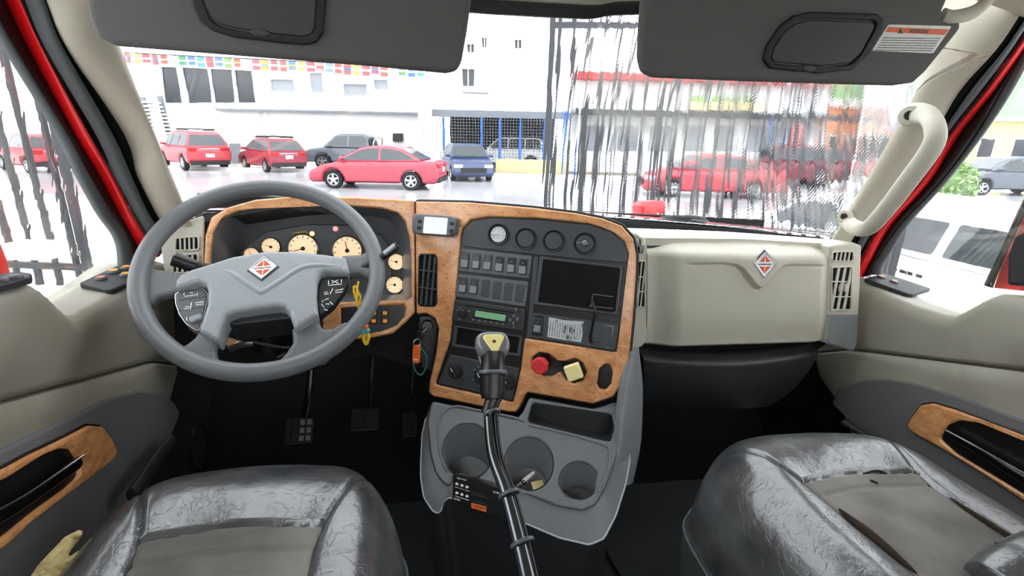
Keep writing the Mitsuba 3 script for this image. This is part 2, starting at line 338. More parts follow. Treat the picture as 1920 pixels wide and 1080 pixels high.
def pillar(no, side, G, K, S0, S1, S2, S3, S4, S5):
    s = side; name = ('left', 'right')[s > 0]
    t = struct(f'trim_{no}', f'beige padded {name} windscreen pillar with its door seal')
    scene[t] = ply(strip(S4, S5, s*.925, s*(.872 if s < 0 else .86), .022), 'pillar_beige', smooth=50)
    add(t + '__door_seal', strip(S2, S3, s*.955, s*.94, .012), 'seal_grey', 50)
    add(t + '__black_seal', strip(S3, S4, s*.945, s*.93, .006), 'matt_black', 50)
    add(t + '__painted_frame', strip(S0, S1, s*.99, s*.975, .012, power=.8), 'red_paint', 50)
    add(t + '__frame_gap', strip(S1, S2, s*.985, s*.965, .0), 'matt_black', 50)
    add(t + '__window_frame', strip(K, S0, s*1.0, s*1.0, .004), 'black', 50)
    add(t + '__window_seal', strip(G, K, s*1.012, s*1.0, .008), 'seal_grey', 50)
    return t
pl_ = pillar(2, -1, LG, LK, L0, L1, L2, L3, L4, L5)
pr_ = pillar(3, 1, RG, RK, R1, R0, R2, R3, R4, R5)
for s in (-1, 1):
    add(ce + '__roof_rail', tube(spline([[s*.955, 1.06, 1.47 if s > 0 else 1.42], [s*.985, .9, 1.52], [s*1.0, .4, 1.54], [s*1.0, ROOF_BACK, 1.54]], 8), .035, 12), 'rubber', True)
# windscreen and rain on it
def screen(u, v):
    """u across -1..1, v up 0..1"""
    bot = np.stack([u*.93, 1.6 - .31*u*u, .925 + 0*u], -1); top = np.stack([u*.90, 1.17 - .13*u*u, 1.44 - .05*u*u], -1)
    return bot*(1 - v[..., None]) + top*v[..., None] + np.array([0, .03, .03])*np.sin(math.pi*v)[..., None]
u, v = np.meshgrid(np.linspace(-1.08, 1.08, 60), np.linspace(-.03, 1.04, 16), indexing='ij')
wi = struct('window_1', 'curved windscreen glass')
scene[wi] = ply(grid(screen(u, v)), 'pane_glass', smooth=True)
NU, NV = 1500, 60
u, v = np.meshgrid(np.linspace(-1.07, 1.07, NU), np.linspace(.0, 1.03, NV), indexing='ij')
S = screen(u, v); un = np.array([0, .7, .71])
sfan = (u + .44)/(1 - .22*v) - .44     # the rivulets fan out a little over the sloping glass
q = np.stack([sfan*82 + .55*meshkit.fbm(np.stack([u*5, v*9, u*0], -1), 2), v*.28, u*0], -1)
rill = meshkit.noise(q, 5)*.5 + .3*meshkit.noise(q*[2.3, 3.5, 1], 9) + .20*meshkit.noise(q*[4.1, 14, 1], 12)
amt = seg([-1, -.5, -.14, -.05, .05, .6, .85, 1], [.06, .04, .03, .08, 1.05, 1.7, 2.4, 2.6], u)
drops = np.clip(meshkit.noise(np.stack([u*60, v*34, u*0], -1), 21) - .62, 0, 1)*.12*seg([-1, -.6, -.3, .1], [1, 1, .45, .2], u)
thick = .005 + RAIN*(amt*rill + drops)
wa = thing('rain_film', 'rain water running in wavy streaks down the windscreen', 'water', kind='stuff')
scene[wa] = ply(shell(S + un*.004, un*thick[..., None]), 'water', smooth=60)
# ---------------------------------------------------------------- doors
SY = [.40, .80, .875, .895, .925, .952, .985, 1.06, 1.15, 1.25, 1.32, 1.345]
SZ = [.868, .874, .868, .852, .818, .79, .784, .784, .794, .812, .808, .79]
MY = [.40, .77, 1.226, 1.30, 1.345]; MZ = [.835, .718, .590, .553, .53]
def door(no, s):
    name = ('left', 'right')[s > 0]
    t = struct(f'door_{no}', f'beige {name} cab door with grey lower panel and wood-look handle plate')
    Y = np.unique(np.r_[np.linspace(.40, 1.345, 70), np.linspace(.86, 1.0, 40)]); zs, zm = np.interp(Y, SY, SZ), np.interp(Y, MY, MZ)
    k = np.array([1, 2, 4, 2, 1.])/10; zs = np.convolve(np.pad(zs, 2, mode='edge'), k, 'valid')
    rows = [(1.06, -.004, 0), (1.03, -.002, 0), (.972, 0, 0), (.962, -.002, 0), (.954, -.007, 0), (.949, -.015, 0), (.946, -.028, 0)]
    P = [np.stack([s*x + 0*Y, Y, zs + dz], 1) for x, dz, _ in rows]
    for a in np.linspace(.08, 1, 12):
        bul = .946 + .012*a - .022*math.sin(math.pi*a)**2*0 - .018*np.exp(-((Y - .62)/.2)**2)*math.sin(math.pi*a)
        P.append(np.stack([s*bul, Y, (zs - .028)*(1 - a) + (zm + .004)*a], 1))
    P.append(np.stack([s*.985 + 0*Y, Y, zm + .002], 1))
    scene[t] = ply(shell(np.stack(P, 1), np.array([s*.012, 0, -.004])), 'door_beige', smooth=50)
    # lower half below the seam
    zb = np.interp(Y, [.40, .95, 1.21, 1.31, 1.345], [.06, .14, .405, .46, .52]); P = []
    P.append(np.stack([s*.985 + 0*Y, Y, zm - .002], 1))
    for a in np.linspace(0, 1, 14):
        P.append(np.stack([s*(.956 + .01*a - .006*math.sin(math.pi*a)) + 0*Y, Y, (zm - .004)*(1 - a) + zb*a], 1))
    add(t + '__lower_panel', shell(np.stack(P, 1), np.array([s*.012, 0, 0])), 'door_beige', 50)
    return t
def xplane(s, x): return Pl([s*x, 0, 0], [-s, 0, 0])
dl, dr_ = door(1, -1), door(2, 1)
def door_bits(t, s, ins, bez, rec, grip, grip2):
    p = xplane(s, .953)
    g = rnd(Polygon(p.uv(ins)).buffer(0), .012)
    add(t + '__cloth_insert', slab(p, g, -.004, .007, .005), 'door_grey')
    p = xplane(s, .946)
    g = rnd(Polygon(p.uv(bez)).buffer(0), .012); h = rnd(Polygon(p.uv(rec)).buffer(0), .012)
    add(t + '__handle_plate_edge', slab(p, g.buffer(.0035), -.002, .004, .002), 'black')
    add(t + '__handle_plate', slab(p, g.difference(h), 0, .011, .006), 'wood')
    add(t + '__handle_recess', slab(p, h.buffer(.001), -.004, .0035), 'gloss_black')
    c = np.array([p.at(p.uv([q]), .02)[0] for q in grip]); add(t + '__door_handle', tube(spline(c), np.interp(np.linspace(0, 1, len(spline(c))), [0, .1, .9, 1], [.003, .009, .011, .01]), 14, [1, 0, 0], .5), 'gloss_black')
    c = np.array([p.at(p.uv([q]), .027)[0] for q in grip2]); add(t + '__handle_strip', tube(spline(c), .0022, 8), 'chrome')
door_bits(dl, -1, [(-140, 905), (0, 842), (110, 790), (200, 748), (255, 733), (300, 738), (322, 755), (333, 776), (325, 795), (290, 880), (240, 965), (160, 1070), (0, 1220), (-140, 1300)],
          [(-90, 922), (0, 878), (46, 853), (116, 820), (158, 798), (183, 800), (200, 823), (211, 844), (204, 862), (169, 890), (106, 936), (46, 981), (0, 1024), (-90, 1090)],
          [(-90, 940), (0, 897), (70, 853), (102, 841), (123, 842), (137, 865), (139, 893), (116, 915), (53, 960), (0, 1003), (-90, 1065)],
          [(-60, 985), (0, 952), (60, 912), (100, 884), (122, 868)], [(-60, 966), (0, 935), (60, 897), (122, 856)])
door_bits(dr_, 1, [(1562, 756), (1578, 730), (1620, 713), (1670, 711), (1720, 720), (1800, 743), (1920, 788), (2050, 840), (2050, 1150), (1920, 1060), (1800, 970), (1700, 880), (1600, 795)],
          [(1704, 799), (1712, 784), (1731, 759), (1754, 756), (1797, 769), (1920, 815), (2010, 852), (2010, 995), (1920, 936), (1835, 880), (1758, 834), (1719, 813)],
          [(1766, 822), (1781, 796), (1804, 788), (1858, 796), (1920, 822), (2010, 862), (2010, 980), (1920, 924), (1854, 884), (1797, 850)],
          [(1800, 818), (1850, 846), (1920, 890), (2000, 935)], [(1790, 806), (1850, 838), (1920, 876), (1990, 912)])
def ledge(t, s, z, pts, knobs, m='rubber', y0=1.17, tilt=.19):
    p = Pl([0, y0, z], [0, -tilt, 1], [1, 0, 0]); g = rnd(Polygon(p.uv(pts)).buffer(0), .006)
    q = add(t + '__switch_panel', slab(p, g, -.006, .004, .0025), m)
    for a, b, rx, ry, mm in knobs:
        c = p.off(.004).uv([(a, b)])[0]; k = add(q + '__rocker', slab(p, affinity.scale(circ(.01, c), rx/10, ry/10), 0, .009, .004), 'panel')
        add(q + '__rocker_mark', slab(p, affinity.scale(circ(.0066, c), rx/10, ry/10*.7), .008, .0095), mm)
ledge(dl, -1, .806, [(148, 534), (201, 547), (211, 546), (241, 533), (270, 505), (262, 490), (239, 494), (222, 500)], [(213, 510, 13, 12, 'amber'), (238, 503, 12, 11, 'amber'), (237, 516, 12, 11, 'amber'), (190, 523, 11, 9, 'orange')])
ledge(dl, -1, .876, [(-60, 556), (0, 540), (58, 524), (60, 517), (35, 513), (0, 518), (-60, 530)], [(-5, 528, 14, 12, 'black'), (24, 522, 12, 12, 'black')], tilt=0.0)
ledge(dr_, 1, .806, [(1620, 524), (1701, 553), (1711, 554), (1746, 543), (1656, 513), (1635, 520)], [(1652, 520, 13, 12, 'amber'), (1677, 529, 13, 12, 'amber')])
# side windows, their rear frames
for no, s, name in ((2, -1, 'left'), (3, 1, 'right')):
    w = struct(f'window_{no}', f'{name} door window pane wet with rain')
    Yg, Zg = np.meshgrid(np.linspace(.30, 1.42, 24), np.linspace(.70, 1.55, 18), indexing='ij')
    scene[w] = ply(grid(np.stack([s*(1.03 - .05*(Zg - .78)), Yg, Zg], -1)), 'pane_glass', smooth=True)
    Yg, Zg = np.meshgrid(np.linspace(.30, 1.42, 420), np.linspace(.70, 1.55, 260), indexing='ij')
    d0 = meshkit.noise(np.stack([Yg*120, Zg*70, 0*Yg + s], -1), 31); d1 = meshkit.noise(np.stack([Yg*55 + 2*d0, Zg*9, 0*Yg + s], -1), 37)
    th = .005 + DROPS*(np.clip(d0 - .6, 0, 1)*1.2 + .5*np.clip(d1 - .6, 0, 1))
    base = np.stack([s*(1.035 - .05*(Zg - .78)), Yg, Zg], -1)
    ww = thing('rain_drops', f'rain drops clinging to the {name} door window', 'water', kind='stuff')
    scene[ww] = ply(shell(base, np.array([s, 0, 0])*th[..., None]), 'water', smooth=60)
bp = struct('trim_4', 'red painted frame behind the right door window')
scene[bp] = ply(slab(xplane(1, 1.05), Polygon(xplane(1, 1.05).uv([(1862, 540), (1875, 500), (1920, 405), (2000, 280), (2060, 300), (2060, 560)])), -.02, 0, .006), 'red_paint', smooth=32)
add(bp + '__window_seal', strip([(1846, 535), (1872, 480), (1914, 388), (1985, 250)], [(1862, 540), (1880, 495), (1926, 400), (2000, 262)], 1.03, 1.03, .006), 'black', 40)
add(bp + '__belt_guide', slab(xplane(1, 1.03), rnd(Polygon(xplane(1, 1.03).uv([(1898, 535), (1900, 480), (1912, 445), (1960, 420), (1990, 540)])), .008), 0, .02, .008), 'rubber')
bq = struct('trim_5', 'red painted frame behind the left door window')
scene[bq] = ply(slab(xplane(-1, 1.05), Polygon(xplane(-1, 1.05).uv([(20, 516), (14, 490), (0, 455), (-40, 380), (-140, 400), (-140, 560), (18, 530)])), -.02, 0, .006), 'red_paint', smooth=32)
# kick panels with round speaker covers
for s, spk, name in ((-1, (372, 838), 'left'), (1, None, 'right')):
    k = struct('trim_6' if s < 0 else 'trim_7', f'dark {name} kick panel beside the footwell')
    p = xplane(s, .984); g = Polygon([(q[1]*1.0, q[2]) for q in [(0, .8, .0), (0, 1.9, 0), (0, 1.9, .62), (0, 1.10, .62), (0, .8, .3)]])
    g = affinity.affine_transform(g, [p.h[1], 0, 0, 1, 0, 0]) if True else g
    scene[k] = ply(slab(p, g, -.03, -.004, .003), 'dark' if s < 0 else 'matt_black', smooth=32)
    if spk:
        c = p.uv([spk])[0]; e = affinity.scale(circ(.062, c), .85, 1.1)
        add(k + '__speaker_cover', slab(p, e, -.006, .002, .004), 'dark')
        add(k + '__speaker_rim', slab(p, e.buffer(.004).difference(e.buffer(.0005)), -.006, .003, .001), 'black')
# ================================================================ dashboard
ph = math.radians(-26); HC = np.array([math.cos(ph), math.sin(ph), 0]); nh = np.array([HC[1], -HC[0], 0])
PC = Pl(at_y(1000, 560, 1.12), nh*math.cos(.17) + np.array([0, 0, math.sin(.17)]), HC)
PW = Pl(PC.p(780, 480), [0, -math.cos(.17), math.sin(.17)], [1, 0, 0])
PG = Pl(at_y(1400, 560, 1.19), [0, -math.cos(.06), math.sin(.06)], [1, 0, 0])
da = thing('dashboard', 'truck dashboard with wood-look trim, black centre stack and beige glove compartment', 'dashboard')
cl_open = rnd(PW.poly([(397, 560), (398, 470), (402, 438), (416, 410), (446, 397), (500, 388), (580, 385), (660, 387), (720, 392), (746, 400), (760, 416), (768, 446), (771, 490), (771, 556), (764, 562), (640, 566), (420, 590)]), .008)
# main body behind the faces
add(da + '__lower_body', slab(PW, rnd(PW.poly([(316, 430), (384, 405), (470, 388), (660, 376), (778, 384), (822, 600), (816, 660), (800, 700), (700, 668), (600, 692), (420, 720), (330, 700)]), .01).difference(cl_open.buffer(.004)), -.30, -.003, .004), 'matt_black')
add(da + '__stack_body', slab(PC, rnd(PC.poly([(776, 380), (1000, 391), (1130, 411), (1184, 450), (1188, 520), (1172, 700), (1110, 752), (985, 730), (970, 768), (815, 740), (826, 600)]), .01), -.22, -.004, .003), 'matt_black')
def bowl(pl, q, d):
    return pl.at(pl.uv(q), d)
# dash top, from the front edge back to the foot of the windscreen
fr = np.vstack([PW.at(PW.uv([(316, 418), (384, 402), (430, 388), (560, 368), (660, 370), (745, 374), (776, 377)]), .0), PC.at(PC.uv([(800, 377), (880, 379), (1000, 389), (1080, 399), (1130, 409)]), 0), PC.at(PC.uv([(1170, 425), (1190, 445)]), -.02), PG.at(PG.uv([(1215, 447), (1400, 449), (1540, 457), (1604, 461)]), -.012)])
fr = resamp(fr, 90); ub = np.linspace(-1, 1, 90)*.0 + np.clip(fr[:, 0]/.93, -1, 1); bk = screen(ub, 0*ub) + [0, -.015, -.012]
t = np.linspace(0, 1, 10)[None, :, None]
TP = fr[:, None]*(1 - t) + bk[:, None]*t + np.array([0, 0, .012])*np.sin(math.pi*t)*(fr[:, None, :1] > .2); sp_ = int(np.argmax(fr[:, 0] > .19))
add(da + '__right_top_pad', shell(TP[sp_:, :4], np.array([0, 0, -.02])), 'beige', 50)
add(da + '__top_pad', shell(TP - np.where(fr[:, None, :1] > .17, .02, .002)*np.array([0, 0, 1.]), np.array([0, 0, -.02])), 'dark', 50)
#fr[:, None]*(1 - t) + bk[:, None]*t + np.array([0, 0, .012])*np.sin(math.pi*t)*(fr[:, None, :1] > .2), np.array([0, 0, -.02])), 'dark', 50)
# wood trim round the instruments
sw_open = rnd(PW.poly([(640, 575), (757, 572), (760, 578), (758, 593), (744, 610), (715, 621), (693, 625), (640, 628)]), .004)
g = rnd(PW.poly([(384, 500), (387, 440), (398, 408), (430, 389), (480, 375), (560, 368), (660, 370), (745, 374), (777, 377), (779, 470), (778, 586), (762, 603), (737, 625), (696, 633), (640, 638), (560, 645), (440, 650), (386, 640)]), .006)
add(da + '__instrument_surround', slab(PW, g.difference(cl_open).difference(sw_open), 0, .009, .005), 'wood')
add(da + '__switch_plate', slab(PW, sw_open.buffer(.001), -.002, .002), 'black')
for x in (701, 722):
    k = add(da + '__light_switch', slab(PW, rect(.018, .036, .003, PW.uv([(x, 593)])[0]), .001, .008, .002), 'black')
    for y in (586, 601): add(k + '__lit_mark', slab(PW, rect(.0105, .0085, .001, PW.uv([(x, y)])[0]), .0075, .0088), 'amber_lit')
# wood trim of the centre stack
blk = rnd(PC.poly([(866, 440), (869, 428), (886, 412), (924, 407), (1012, 410), (1106, 420), (1147, 432), (1172, 454), (1180, 478), (1178, 510), (1168, 590), (1156, 660), (985, 633), (978, 690), (963, 753), (818, 719), (834, 670), (845, 640), (856, 555), (864, 470)]), .004)
wood = rnd(PC.poly([(781, 378), (880, 380), (1000, 390), (1080, 400), (1130, 410), (1166, 424), (1187, 448), (1193, 480), (1192, 520), (1186, 600), (1178, 680), (1170, 716), (1150, 742), (1112, 755), (988, 733), (975, 762), (968, 771), (952, 770), (814, 741), (806, 733), (808, 715), (820, 660), (825, 615), (818, 596), (802, 587), (783, 588)]), .005)
vent = rnd(PC.poly([(790, 482), (793, 478), (817, 479), (821, 484), (820, 568), (816, 572), (791, 571), (788, 566)]), .004)
cutk = rnd(PC.poly([(1000, 690), (1000, 668), (1012, 659), (1030, 662), (1046, 675), (1060, 676), (1078, 670), (1094, 679), (1101, 697), (1093, 712), (1076, 718), (1062, 712), (1052, 695), (1038, 703), (1020, 704)]), .004)
cuto = rnd(PC.poly([(1122, 705), (1124, 688), (1133, 681), (1145, 683), (1149, 697), (1146, 718), (1137, 729), (1125, 727), (1120, 718)]), .006)
add(da + '__stack_edge', slab(PC, wood.buffer(.006).difference(wood.buffer(-.004)), -.05, .001, .004), 'rubber')
add(da + '__centre_trim', slab(PC, wood.difference(blk).difference(vent).difference(cutk).difference(cuto), 0, .01, .005), 'wood')
add(da + '__blank_plug', slab(PC, cuto.buffer(.0005), -.004, .005, .004), 'black')
add(da + '__valve_plate', slab(PC, cutk.buffer(.0005), -.004, .003), 'gloss_black')
add(da + '__stack_panel', slab(PC, blk.buffer(.001), -.004, .003, .002), 'black')
# air vents: housing, crossbars and upright vanes
def air_vent(pl, g, d, n, m, bars, parent=da, m2=None):
    k = add(parent + '__air_vent', slab(pl, g.buffer(.004).difference(g), d - .002, d + .005, .002), m)
    add(k + '__duct', slab(pl, g.buffer(.001), d - .006, d + .0006), 'matt_black')
    x0, y0, x1, y1 = g.bounds
    for i in range(n):
        x = x0 + (x1 - x0)*(i + 1)/(n + 1); add(k + '__vane', slab(pl, rect((x1 - x0)/(n + 1)*.42, y1 - y0, 0, (x, (y0 + y1)/2)).intersection(g), d, d + .0035, .0008), m2 or m)
    for b in bars: add(k + '__crossbar', slab(pl, rect(x1 - x0, .0035, 0, ((x0 + x1)/2, y0 + (y1 - y0)*b)).intersection(g), d, d + .0042, .001), m2 or m)
    return k
k = air_vent(PC, vent, .006, 3, 'black', (.34, .68), m2='panel')
# gauge strip on top of the stack
top = rnd(PC.poly([(867, 462), (869, 431), (887, 414), (924, 409), (1012, 412), (1106, 422), (1146, 434), (1170, 455), (1178, 480), (1176, 493), (1100, 487), (1000, 477)]), .004)
add(da + '__gauge_strip', slab(PC, top, .002, .006, .002), 'panel')
for i, (x, y) in enumerate([(936, 440), (987, 448), (1039, 452), (1097, 457)]):
    c = PC.uv([(x, y)])[0]; o = PC.at([c])[0]
    k = add(da + ('__air_gauge', '__gauge_blank', '__gauge_blank', '__lock_blank')[i], lathe(o, PC.n, [(.0215, .004), (.0245, .006), (.0255, .010), (.0245, .0125), (.0225, .011), (.0218, .0075), (0, .0075)]), 'rubber', 40)
    if i == 0:
        add(k + '__dial', slab(PC, circ(.0185, c), .006, .0095), 'lcd_grey')
        for a in np.linspace(-2.2, 2.2, 9): add(k + '__tick', slab(PC, affinity.rotate(rect(.0012, .004, 0, c + [0, .0145]), math.degrees(-a), origin=tuple(c)), .0095, .0101), 'panel')
        add(k + '__needle', slab(PC, affinity.rotate(rect(.0012, .017, 0, c + [0, .006]), 105, origin=tuple(c)), .0098, .0108), 'orange')
    else: add(k + '__cap', slab(PC, circ(.0205, c), .006, .0105, .002), 'panel')
    if i == 3:
        add(k + '__lock', lathe(o + PC.n*.009, PC.n, [(.007, 0), (.007, .005), (.005, .007), (0, .007)]), 'steel', 40)
        add(k + '__latch', slab(PC, rect(.016, .003, .001, c + [-.011, .001]), .010, .013), 'steel')
# rocker switches
def px_plate(pts, d0, d1, m, name, r=.003): return add(da + name, slab(PC, rnd(PC.poly(pts), r), d0, d1, .0015), m)
row1 = thing('switch_panel', 'upper row of six rocker switches in the centre stack', 'switch panel'); row2 = thing('switch_panel', 'lower row with two rocker switches and four blank covers, above the radio', 'switch panel')
for r_, q in ((row1, [(866, 466), (999, 480), (993, 522), (861, 508)]), (row2, [(861, 513), (992, 528), (986, 575), (854, 555)])): add(r_ + '__plate', slab(PC, rnd(PC.poly(q), .003), .002, .007, .0015), 'panel_light')
def rocker(parent, x, y, dark=False, sz=(.0165, .033)):
    c = PC.uv([(x, y)])[0]; w, h = sz
    k = add(parent + '__rocker_switch', slab(PC, rect(w + .006, h + .006, .003, c), .006, .0085, .001), 'panel')
    g = rect(w, h, .002, c); lo = sbox(c[0] - w/2, c[1] - h/2, c[0] + w/2, c[1] + h*.05); up = sbox(c[0] - w/2, c[1] + h*.05, c[0] + w/2, c[1] + h/2)
    lo2, up2 = g.intersection(lo), g.intersection(up)
    tilt = lambda m, sg: (np.where(((m[0] - PC.o) @ PC.n > .0095)[:, None], m[0] + PC.n*(sg*(((m[0] - PC.o) @ PC.v) - c[1])*.14 )[:, None], m[0]), m[1])
    add(k + '__lower_pad', tilt(slab(PC, lo2, .006, .0125, .001), -1), 'rocker_low')
    add(k + '__upper_pad', tilt(slab(PC, up2, .006, .0125, .001), -1), 'black' if dark else 'panel')
    add(k + '__symbol', slab(PC, rect(.005, .003, 0, c + [0, h*.26]), .0110, .0116), 'panel_light')
for i, (x, y) in enumerate([(874, 488), (895, 490), (916, 492), (938, 495), (960, 497), (981.5, 500)]): rocker(row1, x, y, i > 2)
for i, (x, y) in enumerate([(870, 534.5), (890, 536.5)]): rocker(row2, x, y, True)
for x, y in [(912, 540), (933, 543.5), (954, 546.5), (975.5, 549.5)]:
    add(row2 + '__switch_blank', slab(PC, rect(.021, .042, .004, PC.uv([(x, y)])[0]), .006, .0085, .0015), 'panel')
for q, r in ((row1, [(866.5, 473), (996, 487), (992, 516), (863, 501)]), (row2, [(861.5, 521), (989, 537), (986, 566), (857, 548)])):
    for x, y in r: add(q + '__screw', lathe(PC.at(PC.uv([(x, y)]), .0065)[0], PC.n, [(.0018, 0), (.0018, .0012), (0, .0012)], 8), 'black')
# storage slot, divider, big screen recess
sl = rnd(PC.poly([(853, 609), (981, 629), (976, 668), (848, 649)]), .003); sli = rnd(PC.poly([(860, 614), (975, 632), (970, 662), (856, 645)]), .002)
add(da + '__storage_slot', slab(PC, sl.difference(sli), .001, .008, .002), 'panel')
add(da + '__slot_floor', slab(PC, sli.buffer(.001), -.02, .0035), 'matt_black')
px_plate([(1002, 481), (1011, 482), (996, 634), (988, 632)], .002, .007, 'panel', '__divider')
fr_ = rnd(PC.poly([(1013, 480), (1170, 499), (1159, 592), (1001, 571)]), .004); fi = rnd(PC.poly([(1020, 487), (1163, 504), (1153, 585), (1010, 566)]), .004)
add(da + '__screen_frame', slab(PC, fr_.difference(fi), .002, .009, .003), 'panel')
add(da + '__dark_screen', slab(PC, fi.buffer(.001), .0, .0045), 'screen_black')
px_plate([(1001, 586), (1161, 607), (1153, 656), (992, 631)], .002, .006, 'panel', '__relay_panel')
px_plate([(1003, 590), (1021, 592), (1017, 630), (998, 627)], .005, .008, 'black', '__switch_socket'); rocker(da, 1009, 609.5, True, (.015, .03))
add(da + '__worn_label', slab(PC, PC.poly([(1030, 594), (1060, 600), (1095, 602), (1092, 612), (1093, 625), (1090, 641), (1060, 637), (1027, 631)]), .0055, .0063), 'worn_label')
for a in range(13):
    x = 1033 + a*4.6; add(da + '__worn_label__print_line', slab(PC, PC.poly([(x, 603 + a*.5), (x + .9, 603 + a*.5), (x - 2, 630 + a*.6), (x - 2.9, 630 + a*.6)]), .0062, .0066), 'panel_light')
for q in ([(1126, 608), (1150, 612), (1147, 634)], [(1147, 636), (1144, 652), (1134, 652)], [(1112, 640), (1128, 642)]): add(da + '__scuff', tube(PC.at(PC.uv(q), .0062), .0012, 6), 'steel')
# parking brake valves: red octagon and yellow square
for nm, x, y, sh, m in (('__red_valve_knob', 1012, 686, 8, 'red_knob'), ('__yellow_valve_knob', 1075, 698, 4, 'yellow_knob')):
    p = PC; c = p.off(.04).uv([(x, y)])[0]; R_ = .0205 if sh == 8 else .0255
    an = np.arange(sh)*2*math.pi/sh + (math.pi/8 if sh == 8 else math.radians(72)); g = rnd(Polygon(c + R_*np.stack([np.cos(an), np.sin(an)], 1)), .003)
    k = add(da + nm, rbox(p, g, .026, .046, .004), m); add(k + '__stem', lathe(p.at([c], .0)[0], p.n, [(.013, .002), (.012, .02), (.009, .028), (0, .028)]), 'black', 40)
# climate controls
hv = rnd(PC.poly([(845, 664), (975, 690), (961, 749), (822, 717)]), .004); kk = thing('climate_panel', 'climate control panel with three round knobs low in the centre stack', 'climate control'); add(kk + '__plate', slab(PC, hv, .002, .007, .002), 'panel')
for x, y in ((857, 694), (906, 704), (955, 714)):
    c = PC.uv([(x, y)])[0]; o = PC.at([c], .006)[0]
    k = add(kk + '__climate_knob', lathe(o, PC.n, [(.020, 0), (.020, .003), (.017, .005), (.016, .016), (.014, .018), (0, .018)]), 'rubber', 40)
    add(k + '__pointer', slab(PC, affinity.rotate(rect(.006, .030, .002, c), 35, origin=tuple(c)), .02, .03, .002), 'black')
    add(k + '__pointer_line', slab(PC, affinity.rotate(rect(.0014, .012, 0, c + [0, .008]), 35, origin=tuple(c)), .0298, .0306), 'white')
    for a in np.linspace(-2.1, 2.1, 9):
        if x < 930: add(kk + '__dial_mark', slab(PC, affinity.rotate(rect(.003, .003, 0, c + [0, .0255]), math.degrees(-a), origin=tuple(c)), .0068, .0074), 'blue' if x > 880 and a < 0 else ('orange' if x > 880 else 'panel_light'))
# left end of the dash with its two vents
g = rnd(PW.poly([(300, 440), (322, 424), (383, 404), (383, 515), (372, 530), (312, 530)]), .004)
el = add(da + '__left_end', slab(PW, g, -.05, .004, .003), 'beige')
air_vent(PW, rnd(PW.poly([(334, 447), (374, 445), (373, 467), (332, 468)]), .003), .005, 4, 'beige', ())
air_vent(PW, rnd(PW.poly([(330, 480), (373, 477), (372, 545), (326, 545)]), .003), .005, 4, 'beige', (.5,))
# right half: glove compartment with its raised V, vent columns, knee panel
GL = PG.uv([(1214, 449), (1545, 459), (1214, 652), (1538, 642)])
U, V = np.meshgrid(np.linspace(0, 1, 170), np.linspace(0, 1, 120), indexing='ij')
uvp = (GL[0]*(1 - U[..., None]) + GL[1]*U[..., None])*(1 - V[..., None]) + (GL[2]*(1 - U[..., None]) + GL[3]*U[..., None])*V[..., None]
cr = PG.uv([(1240, 491), (1272, 491), (1345, 490), (1366, 493), (1376, 500), (1400, 531), (1407, 536), (1414, 532), (1440, 503), (1450, 496), (1464, 493), (1523, 494), (1560, 495)])
vc = np.interp(uvp[..., 0], cr[:, 0], cr[:, 1]); sl_ = np.gradient(np.interp(uvp[:, 0, 0], cr[:, 0], cr[:, 1]), uvp[:, 0, 0])[:, None]
dist = (uvp[..., 1] - vc)/np.sqrt(1 + sl_**2)
def sst(a, b, x): t = np.clip((x - a)/(b - a), 0, 1); return t*t*(3 - 2*t)
D = .030*sst(.02, .16, U) + .012*sst(1, .93, U) - .012
D += -.05*(1 - sst(0, .17, V))**2 - .012*sst(.55, 1.0, V)**2 - .02*sst(.965, 1, V)
near = np.exp(-((uvp[..., 0] - PG.uv([(1407, 500)])[0, 0])/.075)**4)
D += (.014*sst(-.004, .003, dist)*(.35 + .65*near) - .004*np.exp(-((dist + .004)/.003)**2))*sst(.16, .26, U)*sst(1, .9, U)
P = PG.at(uvp.reshape(-1, 2), D.reshape(-1)).reshape(170, 120, 3)
gb = add(da + '__glove_compartment', shell(P, -PG.n*.02), 'beige', 50)
def emblem(parent, pl, pts, d):
    q = pl.uv(pts); c = q.mean(0)
    k = add(parent + '__emblem', slab(pl, rnd(Polygon(c + (q - c)*1.12), .001), d - .003, d + .001, .001), 'panel')
    add(k + '__silver_rim', slab(pl, rnd(Polygon(q), .001).difference(Polygon(c + (q - c)*.86)), d, d + .004, .001), 'chrome')
    add(k + '__white_field', slab(pl, Polygon(c + (q - c)*.9), d, d + .0022), 'white')
    top, bot = (q[0] - c), (q[2] - c); lf, rt = (q[3] - c), (q[1] - c); ax = (rt - lf)/np.linalg.norm(rt - lf)
    for a in (top, bot):
        for b in (lf, rt):
            tri = np.array([c + a*.68, c + a*.17 + b*.5, c + a*.17 + b*.05, c + a*.64 + b*.03]); add(k + '__orange_quarter', slab(pl, Polygon(tri).buffer(0), d + .002, d + .0028), 'emblem_orange')
    add(k + '__lettering', letters(pl, 'INTERNATIONAL', np.linalg.norm(rt)*.105, c, d + .0022, .0006, True, ax), 'panel')
emblem(da, PG, [(1414, 467), (1434, 490), (1412, 516), (1393, 490)], .0425)
rc = rnd(PG.poly([(1544, 459), (1590, 453), (1604, 459), (1600, 560), (1596, 640), (1590, 654), (1578, 652), (1538, 640), (1540, 560)]), .006)
re = add(da + '__right_end', slab(PG, rc, -.06, .022, .006), 'beige')
cut = rc.intersection(PG.poly([(1500, 584), (1640, 584), (1640, 680), (1500, 680)]))
add(re + '__lower_cover', slab(PG, cut.buffer(-.001), .0, .0235, .006), 'grey')
air_vent(PG, rnd(PG.poly([(1549, 471), (1585, 471), (1585, 486), (1548, 486)]), .003), .022, 4, 'beige', ())
k = air_vent(PG, rnd(PG.poly([(1548, 499), (1583, 499), (1581, 576), (1546, 576)]), .003), .022, 3, 'beige', (.3, .66))
